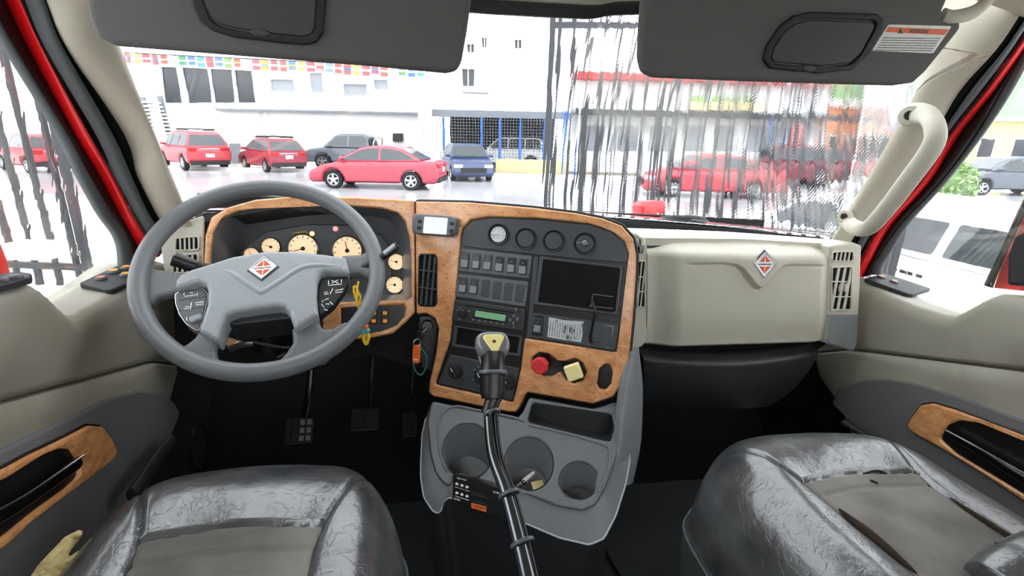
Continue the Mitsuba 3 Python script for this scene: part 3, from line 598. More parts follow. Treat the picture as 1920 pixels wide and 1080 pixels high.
add(k + '__thumb_tab', slab(PG, affinity.scale(circ(.006, PG.uv([(1562, 536)])[0]), .8, 2.2), .018, .03, .003), 'beige'); add(k + '__thumb_tab', slab(PG, affinity.scale(circ(.006, PG.uv([(1571, 536)])[0]), .8, 2.2), .018, .03, .003), 'beige')
# beige return between stack and glove compartment, facing the passenger
rt_ = add(da + '__stack_side', slab(PG, rnd(PG.poly([(1172, 430), (1200, 440), (1211, 450), (1216, 466), (1214, 640), (1206, 650), (1172, 668)]), .004), -.06, -.004, .004), 'beige')
air_vent(PG, rnd(PG.poly([(1197, 490), (1209, 491), (1208, 575), (1196, 574)]), .002), -.003, 2, 'beige', (.33, .66))
# knee panel under the glove compartment
KN = PG.uv([(1208, 660), (1545, 648), (1222, 790), (1490, 790)]); U, V = np.meshgrid(np.linspace(0, 1, 60), np.linspace(0, 1, 40), indexing='ij')
uvp = (KN[0]*(1 - U[..., None]) + KN[1]*U[..., None])*(1 - V[..., None]) + (KN[2]*(1 - U[..., None]) + KN[3]*U[..., None])*V[..., None]
uvp[..., 1] -= .018*np.sin(math.pi*U)*(1 - V)
D = -.03 + .03*np.sin(math.pi*U)**.7 + .022*sst(0, .12, V) - .10*V**2.2 - .012*np.exp(-((V - .0)/.06)**2)
add(da + '__knee_panel', shell(PG.at(uvp.reshape(-1, 2), D.reshape(-1)).reshape(60, 40, 3), -PG.n*.02), 'dark', 50)
add(da + '__right_body', slab(PG, rnd(PG.poly([(1196, 470), (1590, 470), (1580, 650), (1500, 700), (1205, 700)]), .01), -.3, -.045, .004), 'matt_black')
# ---------------------------------------------------------------- instrument cluster set into the dashboard
ic = thing('instrument_cluster', 'instrument cluster with glowing cream dials and warning lights behind the steering wheel', 'instrument cluster')
ring = clean(cl_open.exterior, True); ring = resamp(np.vstack([ring, ring[:1]]), 121)[:-1]; cc = np.array([ring[:, 0].mean(), ring[:, 1].mean() - .01])
lay = [PW.at(cc + (ring - cc)*s_, d_) for s_, d_ in ((1.0, .004), (.985, -.004), (.95, -.03), (.90, -.07), (.87, -.10))]
v, f = grid(np.stack(lay, 0), closed_v=True); add(ic + '__hood', (v, f), 'cowl', 50)
PF = PW.off(-.088)
add(ic + '__face', slab(PF, Polygon(cc + (ring - cc)*.93), -.02, 0), 'dark')
arch = rnd(PF.poly([(440, 560), (452, 470), (500, 434), (580, 420), (660, 422), (715, 440), (735, 470), (735, 560)]), .01)
add(ic + '__dial_panel', slab(PF, arch, -.01, .008, .003), 'panel')
for x, y, r_, dn in ((472, 478, .017, -.6), (508, 463, .021, -1.2), (568, 466, .034, -1.9), (651, 470, .035, -.2), (743, 491, .020, -1.4), (740, 534, .021, -1.5)):
    P_ = PF.off(.009) if x < 700 else PF.off(.02); c = P_.uv([(x, y)])[0]; o = P_.at([c])[0]
    if x > 700: pass
    k = add(ic + '__dial', lathe(o, P_.n, [(r_*1.12, -.006), (r_*1.12, .004), (r_*1.06, .0055), (r_*1.0, .003), (r_*1.0, 0)]), 'steel', 40)
    s_ = ply(slab(P_, circ(r_, c), -.004, .001), 'dial_face', smooth=False); s_['emitter'] = {'type': 'area', 'radiance': rgb(DIAL)}; kf = key(k + '__dial_face'); scene[kf] = s_
    for a in np.linspace(-2.2, 2.2, 11): add(k + '__tick', slab(P_, affinity.rotate(rect(r_*.05, r_*.16, 0, c + [0, r_*.86]), math.degrees(-a), origin=tuple(c)), .001, .0016), 'dark')
    add(k + '__needle', slab(P_, affinity.rotate(rect(r_*.06, r_*.75, 0, c + [0, r_*.33]), math.degrees(-dn) , origin=tuple(c)), .002, .003), 'red_knob'); add(k + '__needle_hub', lathe(o, P_.n, [(r_*.16, 0), (r_*.15, .004), (0, .005)], 14), 'black')
def lit(nm, pl, g, d0, d1, c, m='white'):
    k = key(nm); s_ = ply(slab(pl, g, d0, d1), m, smooth=False); s_['emitter'] = {'type': 'area', 'radiance': rgb(c)}; scene[k] = s_; return k
lit(ic + '__warning_light', PF, circ(.0062, PF.off(.009).uv([(629, 429)])[0]), .007, .0095, RED_L)
lit(ic + '__warning_light', PF, circ(.0058, PF.off(.009).uv([(585, 438)])[0]), .007, .0095, AMB_L)
q = PF.off(.009).uv([(549, 446), (550, 437), (574, 434), (576, 442)]); add(ic + '__display_outline', tube(PF.at(q, .009), .0012, 6), 'yellow')
# ---------------------------------------------------------------- car radio
ra = thing('car_radio', 'black car radio with green display and round buttons in the centre stack', 'car radio')
add(ra + '__face', slab(PC, rnd(PC.poly([(856, 561), (987, 579), (983, 621), (850, 601)]), .003), .002, .012, .003), 'dark')
add(ra + '__cd_slot', slab(PC, PC.poly([(876, 571), (966, 584), (966, 586), (876, 573)]), .011, .0127), 'matt_black')
add(ra + '__display_frame', slab(PC, PC.off(.012).poly([(888, 578), (951, 587.5), (949, 606), (886, 596)]), .01, .0135, .001), 'gloss_black')
lit(ra + '__display', PC, PC.off(.013).poly([(892, 582), (949, 590.5), (947, 602.5), (890, 593)]), .012, .0142, LCD, 'lcd_green')
add(ra + '__display_digits', letters(PC, '12:18', .006, PC.off(.014).uv([(930, 595)])[0], .0141, .0004), 'panel') if False else None
for x, y, r_ in ((868, 588, .0105), (964, 592, .0045), (957, 600, .0045), (963, 606, .0045), (970, 598, .005), (968, 580, .004), (964, 613, .0035)):
    o = PC.at(PC.off(.012).uv([(x, y)]), .011)[0]; k = add(ra + ('__volume_knob' if r_ > .01 else '__round_button'), lathe(o, PC.n, [(r_, 0), (r_, r_*.5 + .002), (r_*.8, r_*.6 + .003), (0, r_*.6 + .003)], 18), 'black' if r_ > .01 else 'panel_light', 40)
for x, y in ((858, 582), (862, 578), (880, 584), (864, 596), (862, 599)): add(ra + '__small_button', slab(PC, rect(.006, .004, .001, PC.off(.012).uv([(x, y)])[0]), .011, .0145, .001), 'panel_light')
for i in range(6): add(ra + '__preset_button', slab(PC, rect(.0075, .0045, .001, PC.off(.012).uv([(888 + i*11, 599.5 + i*1.7)])[0]), .011, .0145, .001), 'panel_light')
# ---------------------------------------------------------------- small display stuck on the trim
gd = thing('trip_display', 'small grey digital display unit stuck on the wood trim beside the centre stack', 'digital display')
PD = PC.off(.012)
add(gd + '__case', rbox(PD, rnd(PD.poly([(779, 409), (784, 401), (850, 406), (862, 411), (858, 439), (846, 445), (786, 440), (779, 434)]), .005), -.004, .022, .005), 'panel_light')
lit(gd + '__screen', PD, rnd(PD.off(.022).poly([(796, 406), (840, 409), (837, 440), (793, 437)]), .002), .02, .0228, (.02, .02, .02), 'lcd_grey')
for x, y in ((787, 415), (786, 427), (847, 419), (846, 433)): add(gd + '__button', slab(PD, rect(.009, .008, .002, PD.off(.022).uv([(x, y)])[0]), .021, .0245, .001), 'rubber')
# ================================================================ steering wheel and column
WT = math.radians(45.5); WC = np.array([-.6697, 1.0628, .8474]); WN = np.array([.04, -math.cos(WT), math.sin(WT)]); WP = Pl(WC, WN)
sw = thing('steering_wheel', 'large grey four-spoke truck steering wheel with diamond emblem on its pad', 'steering wheel')
an = np.linspace(0, 2*math.pi, 121)[:-1]; c = np.stack([.215*np.cos(an), .215*np.sin(an)], 1); sec_n = 16; sa = np.arange(sec_n)*2*math.pi/sec_n
P = np.array([[WC + WP.h*x*(1 + .0165*math.cos(t)/.215) + WP.v*y*(1 + .0165*math.cos(t)/.215) + WP.n*.0185*math.sin(t) for t in sa] for x, y in c])
v, f = grid(P, closed_u=True, closed_v=True); add(sw + '__rim', (v, f), 'wheel_grey', True)
WS = WP.off(-.012)
for nm, pts in (('spoke', [(262, 500), (300, 508), (345, 516), (345, 550), (300, 560), (287, 574), (262, 585), (255, 545)]), ('spoke', [(640, 482), (676, 480), (702, 466), (712, 490), (708, 535), (690, 522), (676, 516), (640, 518)]),
                ('spoke', [(376, 622), (414, 634), (406, 656), (408, 672), (424, 686), (410, 702), (345, 688), (306, 655), (335, 654), (352, 648), (367, 636)]), ('spoke', [(548, 618), (590, 598), (600, 608), (606, 619), (622, 619), (650, 604), (662, 620), (610, 680), (540, 695), (515, 686), (536, 666), (550, 645)])):
    add(f'{sw}__{nm}', rbox(WS, rnd(WS.poly(pts), .006), -.016, .010, .009), 'wheel_grey', 50)
WD = WP.off(.012)
pad = rnd(WD.poly([(330, 541), (332, 528), (342, 517), (362, 508), (392, 499), (440, 484), (500, 474), (561, 475), (609, 480), (650, 486), (653, 500), (656, 516), (636, 513), (612, 511), (602, 516), (596, 530), (594, 556), (596, 582), (598, 594), (576, 606), (553, 620), (548, 604), (543, 588), (536, 580), (524, 577), (488, 581), (444, 588), (428, 594), (421, 606), (415, 624), (409, 640), (375, 624), (380, 606), (390, 575), (391, 546), (387, 537), (377, 534), (355, 539), (333, 545)]), .003)
add(sw + '__pad', rbox(WD, pad, -.05, .010, .009), 'pad_grey', 50)
dk = rnd(WD.poly([(400, 500), (600, 500), (600, 575), (540, 588), (520, 590), (430, 600), (395, 590)]), .01)
add(sw + '__hub', slab(WD, dk, -.09, -.02, .004), 'dark')
WE = WD.off(.0102)
bd = spline(WE.at(WE.uv([(402, 503), (432, 510), (460, 528), (485, 545), (491, 547), (500, 542), (530, 523), (558, 505), (580, 498), (612, 497), (648, 499)]), -.0028), 8)
add(sw + '__raised_edge', tube(bd, np.interp(np.linspace(0, 1, len(bd)), [0, .15, .85, 1], [.001,   .006, .006, .001]), 10), 'pad_grey', True)
emblem(sw, WE, [(496, 481), (521, 501), (491, 525), (466, 507)], .0)
for side, pts, mm, mk in (('left', [(330, 553), (345, 546), (378, 542.5), (388, 550), (389, 562), (385, 580), (374, 622), (366, 618), (350, 607), (338, 590), (331, 570)], 'panel_light', [((345, 553), (345, 549)), ((370, 549), (370, 553)), ((346, 556), (368, 553)), ((356, 549), (362, 549)), ((347, 576), (355, 575)), ((345, 580), (354, 579)), ((366, 568), (382, 566)), ((367, 572), (382, 570)), ((350, 601), (350, 595)), ((357, 580), (359, 567))]),
                          ('right', [(604, 524), (625, 521), (654, 519), (653, 530), (647, 544), (626, 573), (599, 594), (595, 575), (597, 545), (600, 530)], 'rubber', [((616, 533), (616, 526)), ((640, 524), (640, 531)), ((616, 535), (640, 533)), ((622, 526), (634, 531)), ((622, 531), (634, 525)), ((608, 549), (614, 547)), ((608, 552), (616, 551)), ((619, 551), (624, 541)), ((629, 545), (644, 542)), ((629, 549), (642, 547)), ((609, 562), (616, 560)), ((603, 570), (607, 576)), ((608, 580), (614, 582)), ((619, 566), (624, 571)), ((611, 570), (618, 570)), ((604, 566), (606, 563))])):
    pd = WP.off(.002); g = rnd(pd.poly(pts), .004)
    k = add(sw + '__button_pod', rbox(pd, g, -.022, .004, .003), mm)
    for a, b in mk:
        q = pd.off(.004).uv([a, b]); add(k + '__mark', slab(pd, affinity.translate(affinity.rotate(rect(np.linalg.norm(q[1] - q[0]) + .0006, .0014), math.degrees(math.atan2(*(q[1] - q[0])[::-1])), origin=(0, 0)), *((q[0] + q[1])/2)), .0035, .0046), 'white')
    if side == 'left':
        for q in ([(333, 564), (350, 561), (388, 556)], [(335, 583), (352, 580), (384, 576)], [(358, 561), (357, 580)]): add(k + '__groove', tube(pd.at(pd.off(.004).uv(q), .004), .0006, 6), 'dark')
        add(k + '__rocker', rbox(pd, rnd(pd.off(.008).poly([(355, 595), (378, 588), (380, 597), (360, 606), (354, 603)]), .003), .002, .012, .003), 'pad_grey')
        k2 = add(k + '__trim_edge', slab(pd, g.buffer(.0015).difference(g), -.02, .003), 'chrome')
co = thing('column_shroud', 'black steering column shroud with its stalks behind the wheel', 'steering column')
ax = -WP.n; u_, v_ = np.meshgrid(np.linspace(0, 1, 12), np.arange(20)*2*math.pi/20, indexing='ij')
rr = .055 + .03*u_; P = WC + WP.n*-.07 + (u_*.17)[..., None]*ax + (rr*np.cos(v_)*1.1)[..., None]*WP.h + (rr*np.sin(v_))[..., None]*WP.v
add(co + '__shroud', grid(P, closed_v=True), 'black', 40)
add(co + '__shroud__cap', lathe(WC - WP.n*.07, WP.n, [(.055, 0), (.04, .012), (0, .012)]), 'black', 40)
st = [at_y(430, 515, 1.10), at_y(372, 500, 1.09), at_y(322, 488, 1.08)]
add(co + '__indicator_stalk', tube(spline(st), .011, 12), 'rubber', 50); add(co + '__indicator_stalk__grip', tube([at_y(366, 500, 1.085), at_y(325, 484, 1.075)], [.013, .014], 14), 'black', 40)
st = [at_y(650, 520, 1.09), at_y(700, 490, 1.09), at_y(722, 478, 1.09), at_y(746, 460, 1.09)]
add(co + '__brake_stalk', tube(spline(st), .008, 12), 'black', 50); add(co + '__brake_stalk__chrome_end', tube([at_y(723, 477, 1.088), at_y(744, 462, 1.086)], .0095, 14), 'steel', 40)
add(co + '__tilt_lever', tube(spline([at_y(430, 655, 1.06), at_y(452, 646, 1.05), at_y(475, 645, 1.05)]), .008, 10, flat=.5), 'steel', 40)
for q in ([(470, 640), (520, 650), (545, 652)], [(520, 670), (545, 662), (580, 668)]): add(co + '__wire', tube(spline([at_y(a, b, 1.10) for a, b in q]), .003, 6), 'seal_grey', 40)
# ================================================================ centre console
pc0 = PC.p(985, 748); hq = math.radians(-28); HQ = np.array([math.cos(hq), math.sin(hq), 0]); nq = np.array([HQ[1], -HQ[0], 0]); tq = math.radians(40)
PT = Pl(pc0 - nq*-.012, nq*math.cos(tq) + np.array([0, 0, math.sin(tq)]), HQ)
cs = thing('center_console', 'grey plastic floor console with three cup holders and a coin tray', 'console')
lip = rnd(PT.poly([(809, 751), (801, 790), (806, 850), (816, 886), (832, 908), (846, 912), (850, 893), (860, 884), (930, 905), (985, 925), (1040, 948), (1090, 958), (1115, 948), (1135, 915), (1152, 868), (1160, 828), (1161, 790), (1160, 752), (1112, 766), (992, 744), (980, 772), (968, 785)]), .008)
holes = []
for x, y, ax_, ay, rot in ((877, 846, 47, 52, 0), (991, 870, 46, 50, 0), (1085, 901, 36, 35, 0)):
    th = np.linspace(0, 2*math.pi, 41)[:-1]; holes.append((Polygon(PT.uv(np.stack([x + ax_*np.cos(th), y + ay*np.sin(th)], 1))), (x, y)))
tray = rnd(PT.poly([(999, 755), (1146, 777), (1150, 800), (1146, 826), (1130, 824), (990, 790)]), .006)
body = lip
for h, _ in holes: body = body.difference(h)
body = body.difference(tray)
add(cs + '__top', slab(PT, body, -.012, 0, .006), 'console_grey', 40)
for i, (h, _) in enumerate(holes):
    r0 = clean(h.exterior, True); base = PT.at(r0); cen = base.mean(0); down = -.45*PT.n - .9*np.array([0, 0, 1.]); down /= np.linalg.norm(down); dep = (.10, .085, .08)[i]
    lay = [base + PT.n*.001, base + (cen - base)*.02 - PT.n*.004, base + (cen - base)*.06 + down*.03] + ([base + (cen - base)*.16 + down*.034] if i == 1 else []) + [base + (cen - base)*(.14 if i != 1 else .22) + down*dep, cen[None] + (base - cen)*.02 + down*dep]
    k = add(cs + '__cup_holder', grid(np.stack(lay, 0), closed_v=True), 'console_grey', 40)
    if i == 1: cup1 = cen + down*dep*.95
r0 = resamp(np.vstack([clean(tray.exterior, True)]*1 + [clean(tray.exterior, True)[:1]]), 81)[:-1]; base = PT.at(r0); cen = base.mean(0)
dv = nq*-.035 - np.array([0, 0, .0]) - PT.n*.02
k = add(cs + '__tray', grid(np.stack([base + PT.n*.001, base - PT.n*.006, base + (cen - base)*.05 + dv, cen[None] + (base - cen)*.01 + dv*1.0], 0), closed_v=True), 'dark', 40)
PTt = Pl(cen + dv + PT.n*.002, PT.n, PT.h); c = PTt.uv([(1018, 768)])[0]; o = PTt.at([c])[0]
kq = add(cs + '__power_socket', lathe(o, PT.n, [(.013, 0), (.013, .004), (.0095, .005), (.009, -.004), (0, -.004)]), 'black', 40); add(kq + '__ring', lathe(o, PT.n, [(.0135, .003), (.0125, .0055), (.011, .0055), (.0105, .003)]), 'steel', 40)
o = PTt.at(PTt.uv([(1082, 775)]))[0]; add(cs + '__tray_screw', lathe(o, PT.n, [(.005, 0), (.004, .003), (0, .003)], 12), 'black')
for q in ([(838, 884), (826, 850), (822, 800), (832, 772), (855, 762), (890, 768), (960, 782), (984, 790)], [(992, 797), (1060, 812), (1128, 832), (1143, 846), (1141, 880), (1122, 922)]): add(cs + '__ridge', tube(spline(PT.at(PT.uv(q), .0005)), .0032, 8), 'console_grey', True)
# skirt: from the lip down to the bright step, then the dark foot to the floor
ring = clean(lip.exterior, True); ring = resamp(np.vstack([ring, ring[:1]]), 161)[:-1]; b0 = PT.at(ring, -.002); cen = b0.mean(0)
out_ = (b0 - cen) - ((b0 - cen) @ PT.n)[:, None]*PT.n; od = out_/np.linalg.norm(out_, axis=1, keepdims=True)
fl_ = np.clip((b0 - cen) @ HQ/.15, -1, 1)[:, None]; fro = np.clip(((b0 - cen) @ nq)/.06, 0, 1)[:, None]
bm = np.clip(((b0 - cen) @ nq + .085)/.05, 0, 1)[:, None]; down = np.array([0, 0, -1.])*bm; od = od*bm
lay = [b0 + od*.0, b0 + od*.002 - PT.n*.005, b0 + od*.006 + down*.02 + nq*.014*fro, b0 + od*.014 + down*(.034 + .012*np.abs(fl_)) + nq*.026*fro + HQ*.016*np.clip(fl_, 0, 1)]
add(cs + '__skirt', grid(np.stack(lay, 0), closed_v=True), 'console_grey', 50)
e = lay[-1]; fm_ = bm[:, 0] > .5; i0 = int(np.argmax(fm_ & ~np.roll(fm_, 1))); pe = np.roll(e, -i0, 0)[:int(fm_.sum())]; add(cs + '__bright_step', tube(pe, .0022, 6, caps=False), 'seal_light', True)
foot = [e - od*.001, e - od*.004 + down*.01, e - od*.02 - nq*.0 + down*.10, np.c_[(e - od*.05)[:, :2], np.full(len(e), .0)]]
add(cs + '__foot', grid(np.stack(foot, 0), closed_v=True), 'dark', 50)
# tall side cheek of the console up to the stack
ck = [at_y(a, b, y) for a, b, y in [(1197, 652, 1.02), (1206, 720, 1.00), (1205, 800, .98), (1200, 850, .965), (1188, 905, .945)]]; cj = [at_y(a, b, y) for a, b, y in [(1178, 660, 1.0), (1168, 720, .975), (1160, 790, .945), (1156, 840, .925), (1140, 915, .90)]]
A, Bq = resamp(spline(ck), 30), resamp(spline(cj), 30); t = np.linspace(0, 1, 8)[None, :, None]
add(cs + '__side_cheek', shell(A[:, None]*(1 - t) + Bq[:, None]*t + np.array([.35, -.8, .4])*.014*np.sin(math.pi*t), np.array([-.004, .012, -.004])), 'console_grey', 50)
# shift pattern plate on the console front
lp = [(851, 890), (880, 896), (950, 921), (949, 972), (910, 962), (848, 938)]
e0 = lay[1]; mid = np.array([PT.p(a, b) for a, b in lp]).mean(0); PLb = Pl(mid + nq*.022, nq*.93 + np.array([0, 0, .37]), HQ)
gpl = rnd(PLb.poly(lp), .003); sp = add(cs + '__shift_plate', slab(PLb, gpl, -.012, .001, .0005), 'black')
add(sp + '__warning_strip', slab(PLb, PLb.poly([(884, 942), (912, 950), (912, 960), (884, 952)]), .001, .0016), 'orange')
qa = PLb.uv([(884, 947), (912, 955)]); add(sp + '__lettering', letters(PLb, 'WARNING', .0035, PLb.uv([(900, 951)])[0], .0016, .0003, True, qa[1] - qa[0]), 'black')
add(sp + '__lettering', letters(PLb, '10 SPEED', .0035, PLb.uv([(934, 924)])[0], .001, .0004, True, qa[1] - qa[0]), 'white')
add(sp + '__lettering', letters(PLb, 'EATON', .0034, PLb.uv([(857, 936)])[0], .001, .0004, True, qa[1] - qa[0]), 'white')
add(sp + '__lettering', letters(PLb, 'Eaton Fuller', .003, PLb.uv([(866, 898)])[0], .001, .0004, True, qa[1] - qa[0]), 'white')
for r_ in range(2):
    for i in range(3):
        x, y = 857 + i*9.5, 907 + i*3 + r_*17; add(sp + '__gear_knob_print', slab(PLb, affinity.scale(circ(.0038, PLb.uv([(x, y)])[0]), 1, .75), .001, .0015), 'white')
        add(sp + '__gear_line_print', slab(PLb, PLb.poly([(x - 4, y + 5), (x + 4, y + 7.5), (x + 4, y + 8.5), (x - 4, y + 6)]), .001, .0015), 'white')
for i, y in enumerate((921, 926, 937, 942)): add(sp + '__print_line', slab(PLb, PLb.poly([(884, y), (912 + (i % 2)*6, y + 8), (912 + (i % 2)*6, y + 8.8), (884, y + .9)]), .001, .0014), 'seal_grey')
# odds and ends in the middle cup holder
w = thing('folded_paper', 'small folded yellow paper in the middle cup holder', 'paper'); pp = Pl(cup1 + [.02, -.01, .012], [.1, -.5, .85]); scene[w] = ply(rbox(pp, rect(.03, .02, .002), -.002, .002, .0015), 'yellow_knob', smooth=32)
w = thing('metal_fitting', 'small white and metal fitting lying in the middle cup holder', 'fitting'); ax_ = np.array([.8, .3, .45]); add(w + '__body', lathe(cup1 + [-.03, -.01, .012], ax_, [(0, 0), (.005, 0), (.005, .014), (.008, .016), (.008, .022), (.0, .022)], 16), 'steel', 40); add(w + '__insulator', lathe(cup1 + [-.03, -.01, .012] + ax_/np.linalg.norm(ax_)*.022, ax_, [(.005, 0), (.0055, .004), (.004, .006), (.005, .01), (.003, .03), (0, .031)], 16), 'white', 40)
# ================================================================ gear lever
gl = thing('gear_lever', 'long chrome gear lever with black range-selector grip and yellow triangle on top', 'gear lever')
kp = at_y(924, 660, .80); kb = at_y(924, 745, .765); p1 = at_y(916, 770, .755); p2 = at_y(924, 850, .71); p3 = at_y(948, 920, .66); p4 = at_y(972, 1010, .60); p5 = at_y(990, 1085, .555)
p6 = p5 + (p5 - p4)*2.0; p6[2] = max(p6[2], .30)
add(gl + '__shaft', tube(spline([p1, p2, p3, p4, p5, p6], 10), np.linspace(.0085, .0135, 51), 16), 'lever_steel', True)
hr = np.cross(p5 - p1, [0, 1, 0]); hr /= np.linalg.norm(hr)
add(gl + '__air_hose', tube(spline([q - hr*-.011 + np.array([0, -.008, 0]) for q in (kb, p1, p2, p3, p4, p5, p6)], 10), .0042, 10), 'black', True)
ax_ = kp - kb; L_ = np.linalg.norm(ax_)
add(gl + '__grip', lathe(kb, ax_, [(0, -.004), (.019, -.002), (.0215, .01), (.0215, L_*.45), (.0235, L_*.5), (.0235, L_*.52), (.021, L_*.56), (.020, L_*.8), (.022, L_*1.0)], 32), 'black', 40)
add(gl + '__collar', lathe(kb + ax_*.5, ax_, [(.0225, 0), (.0242, .002), (.0242, .005), (.0225, .007)], 32), 'panel_light', 40)
add(gl + '__neck', tube([kb + (kb - kp)*.05 , p1 + (p1 - kb)*.25], [.0125, .0115], 14), 'black', 40)
KT = Pl(kp + ax_/L_*.012, [.02, -.66, .75]); an = np.arange(48)*2*math.pi/48
tri = lambda s_: np.stack([s_*.0295*np.cos(an)*(1 + .10*np.sin(an)), s_*.026*np.sin(an)*(1 + .0*np.cos(an)) + s_*.005*np.cos(3*(an - math.pi/2))*-.6], 1)
lay = [kp - ax_/L_*.03 + .66*(KT.at(tri(.9)) - KT.o) , KT.at(tri(.85), -.022), KT.at(tri(1.0), -.008), KT.at(tri(1.0), .002), KT.at(tri(.9), .009), KT.at(tri(.72), .0115), KT.at(tri(.01), .0118)]
add(gl + '__knob', grid(np.stack(lay, 0), closed_v=True), 'rubber_knob', 60)
ty = rnd(Polygon([(-.0225, .0145), (.0225, .0145), (.0035, -.021), (-.0035, -.021)]), .006); add(gl + '__knob__yellow_badge', rbox(KT, ty, .008, .0135, .002), 'yellow_badge'); add(gl + '__knob__badge_mark', slab(KT, circ(.003, (0, .0)), .013, .0140), 'panel')
for q, r_ in ((p1, .013), (p3, .0155), (p4, .0165)):
    tdir = (p3 - p2)/np.linalg.norm(p3 - p2); v, f = lathe(q + [.004, -.004, 0], tdir, [(r_, 0), (r_ + .002, .001), (r_ + .002, .005), (r_, .006)], 20); add(gl + '__cable_tie', (v, f), 'panel_light', 40)
o = kb + ax_*.25 - np.array([0, .0215, 0]); add(gl + '__screw', lathe(o, [0, -1, .2], [(.003, 0), (.002, .0015), (0, .0015)], 12), 'steel')
# ================================================================ pedals
for nm, lab, a, b, y, w_, h_ in (('clutch_pedal', 'clutch pedal with ribbed rubber pad, leftmost of the three pedals', 561, 808, 1.33, .074, .075), ('brake_pedal', 'brake pedal with square ribbed pad, middle of the three pedals', 684, 787, 1.37, .078, .066), ('accelerator_pedal', 'narrow accelerator pedal beside the centre console', 768, 797, 1.38, .042, .075)):
    t = thing(nm, lab, 'pedal'); pp = Pl(at_y(a, b, y), [0, -.75, .66], [1, 0, 0]); g = rect(w_, h_, .008)
    add(t + '__pad', rbox(pp, g, -.01, .004, .004), 'rubber')
    for i in range(4):
        for j in range(3): add(t + '__tread_block', slab(pp, rect(w_*.17, h_*.2, .001, ((i - 1.5)*w_*.23, (j - 1)*h_*.29)), .003, .009, .0015), 'pedal_wear' if nm == 'clutch_pedal' and i > 1 else 'rubber')
    add(t + '__arm', tube(spline([pp.o - pp.n*.008, pp.o + np.array([.01, .10, .06]), pp.o + np.array([.02, .17, .25])]), .010, 10), 'dark_steel')
# ================================================================ keys and charm
kyy = thing('ignition_key', 'ignition key in its lock with an orange tag and green cord hanging below', 'key')
o = at_y(801, 613, PW.p(801, 613)[1] - .012); fp = rnd(PW.poly([(786, 592), (812, 592), (822, 604), (820, 640), (812, 700), (790, 690), (782, 640)]), .006)
add(da + '__ignition_plate', slab(PW, fp, -.02, -.001, .003), 'black')
add(kyy + '__lock_barrel', lathe(o + [0, .02, 0], [0, -1, .1], [(.0145, 0), (.0145, .018), (.0125, .021), (.009, .021), (.008, .017), (0, .017)]), 'steel', 40)
kd = at_y(779, 637, o[1] - .03); add(kyy + '__blade', tube([o + [0, -.002, 0], o*.35 + kd*.65], .004, 8, flat=.5), 'steel'); pk = Pl(o*.3 + kd*.7, [-.5, -.8, .2]); add(kyy + '__bow', rbox(pk, affinity.scale(circ(.011), 1, 1.3), -.003, .003, .002), 'black')
rg = at_y(782, 643, o[1] - .035); th = np.linspace(0, 2*math.pi, 25); add(kyy + '__ring', tube(np.stack([rg[0] + .009*np.cos(th), rg[1] + .004*np.cos(th), rg[2] + .010*np.sin(th)], 1), .0013, 6, up=[0, 1, 0], caps=False), 'chrome', True)
tg = Pl(at_y(781, 664, o[1] - .04), [-.35, -.93, .1]); add(kyy + '__orange_tag', rbox(tg, rect(.019, .046, .006), -.004, .004, .002), 'orange'); add(kyy + '__orange_tag__label', slab(tg, rect(.012, .004, .001, (0, -.013)), .0038, .0044), 'yellow_badge')
cd = [at_y(a, b, o[1] - .03) for a, b in [(786, 645), (791, 655), (798, 665), (800, 680), (796, 695), (789, 703), (781, 698), (776, 688), (776, 676)]]; add(kyy + '__green_cord', tube(spline(cd), .0022, 8), 'green_cord', True)
ch = thing('beaded_charm', 'yellow and teal beaded charm hanging from the right of the steering column', 'charm')
yy = .985
add(ch + '__cord', tube(spline([at_y(a, b, yy + .05) for a, b in [(672, 528), (668, 560), (676, 590), (681, 605)]]), .002, 6), 'yellow')
for q in ([(664, 536), (671, 545), (668, 560), (664, 548)], [(670, 548), (676, 556), (674, 570), (669, 560)]): add(ch + '__leaf_tag', tube(spline([at_y(a, b, yy + .05) for a, b in q], 5, True), .0022, 6), 'yellow')
for x, y, m in ((681, 604, 'yellow'), (678, 613, 'yellow'), (685, 612, 'orange'), (673, 620, 'teal'), (688, 620, 'teal'), (680, 622, 'teal')): add(ch + '__bead', ball(at_y(x, y, yy), .0065, 8), m, True)
add(ch + '__pendant', tube(spline([at_y(a, b, yy) for a, b in [(684, 622), (691, 630), (687, 645), (682, 636)]], 6, True), .0035, 8), 'yellow', True); add(ch + '__tassel', tube([at_y(672, 622, yy), at_y(671, 633, yy)], .003, 8), 'yellow')
# wire and clip hanging over the dark screen recess
wc = thing('black_cable', 'thin black cable with a metal clip hanging in front of the dark screen', 'cable')
q = [PC.at(PC.uv([p_]), d_)[0] for p_, d_ in (((1112, 562), .02), ((1118, 580), .03), ((1113, 605), .025), ((1108, 630), .018), ((1109, 641), .008))]
add(wc + '__cord', tube(spline(q), .0035, 8), 'black', True)
for a, b in (((1112, 551), (1150, 556)), ((1106, 573), (1150, 578)), ((1112, 551), (1109, 574))): add(wc + '__metal_clip', tube([PC.at(PC.uv([a]), .015)[0], PC.at(PC.uv([b]), .012)[0]], .0024, 8), 'steel')
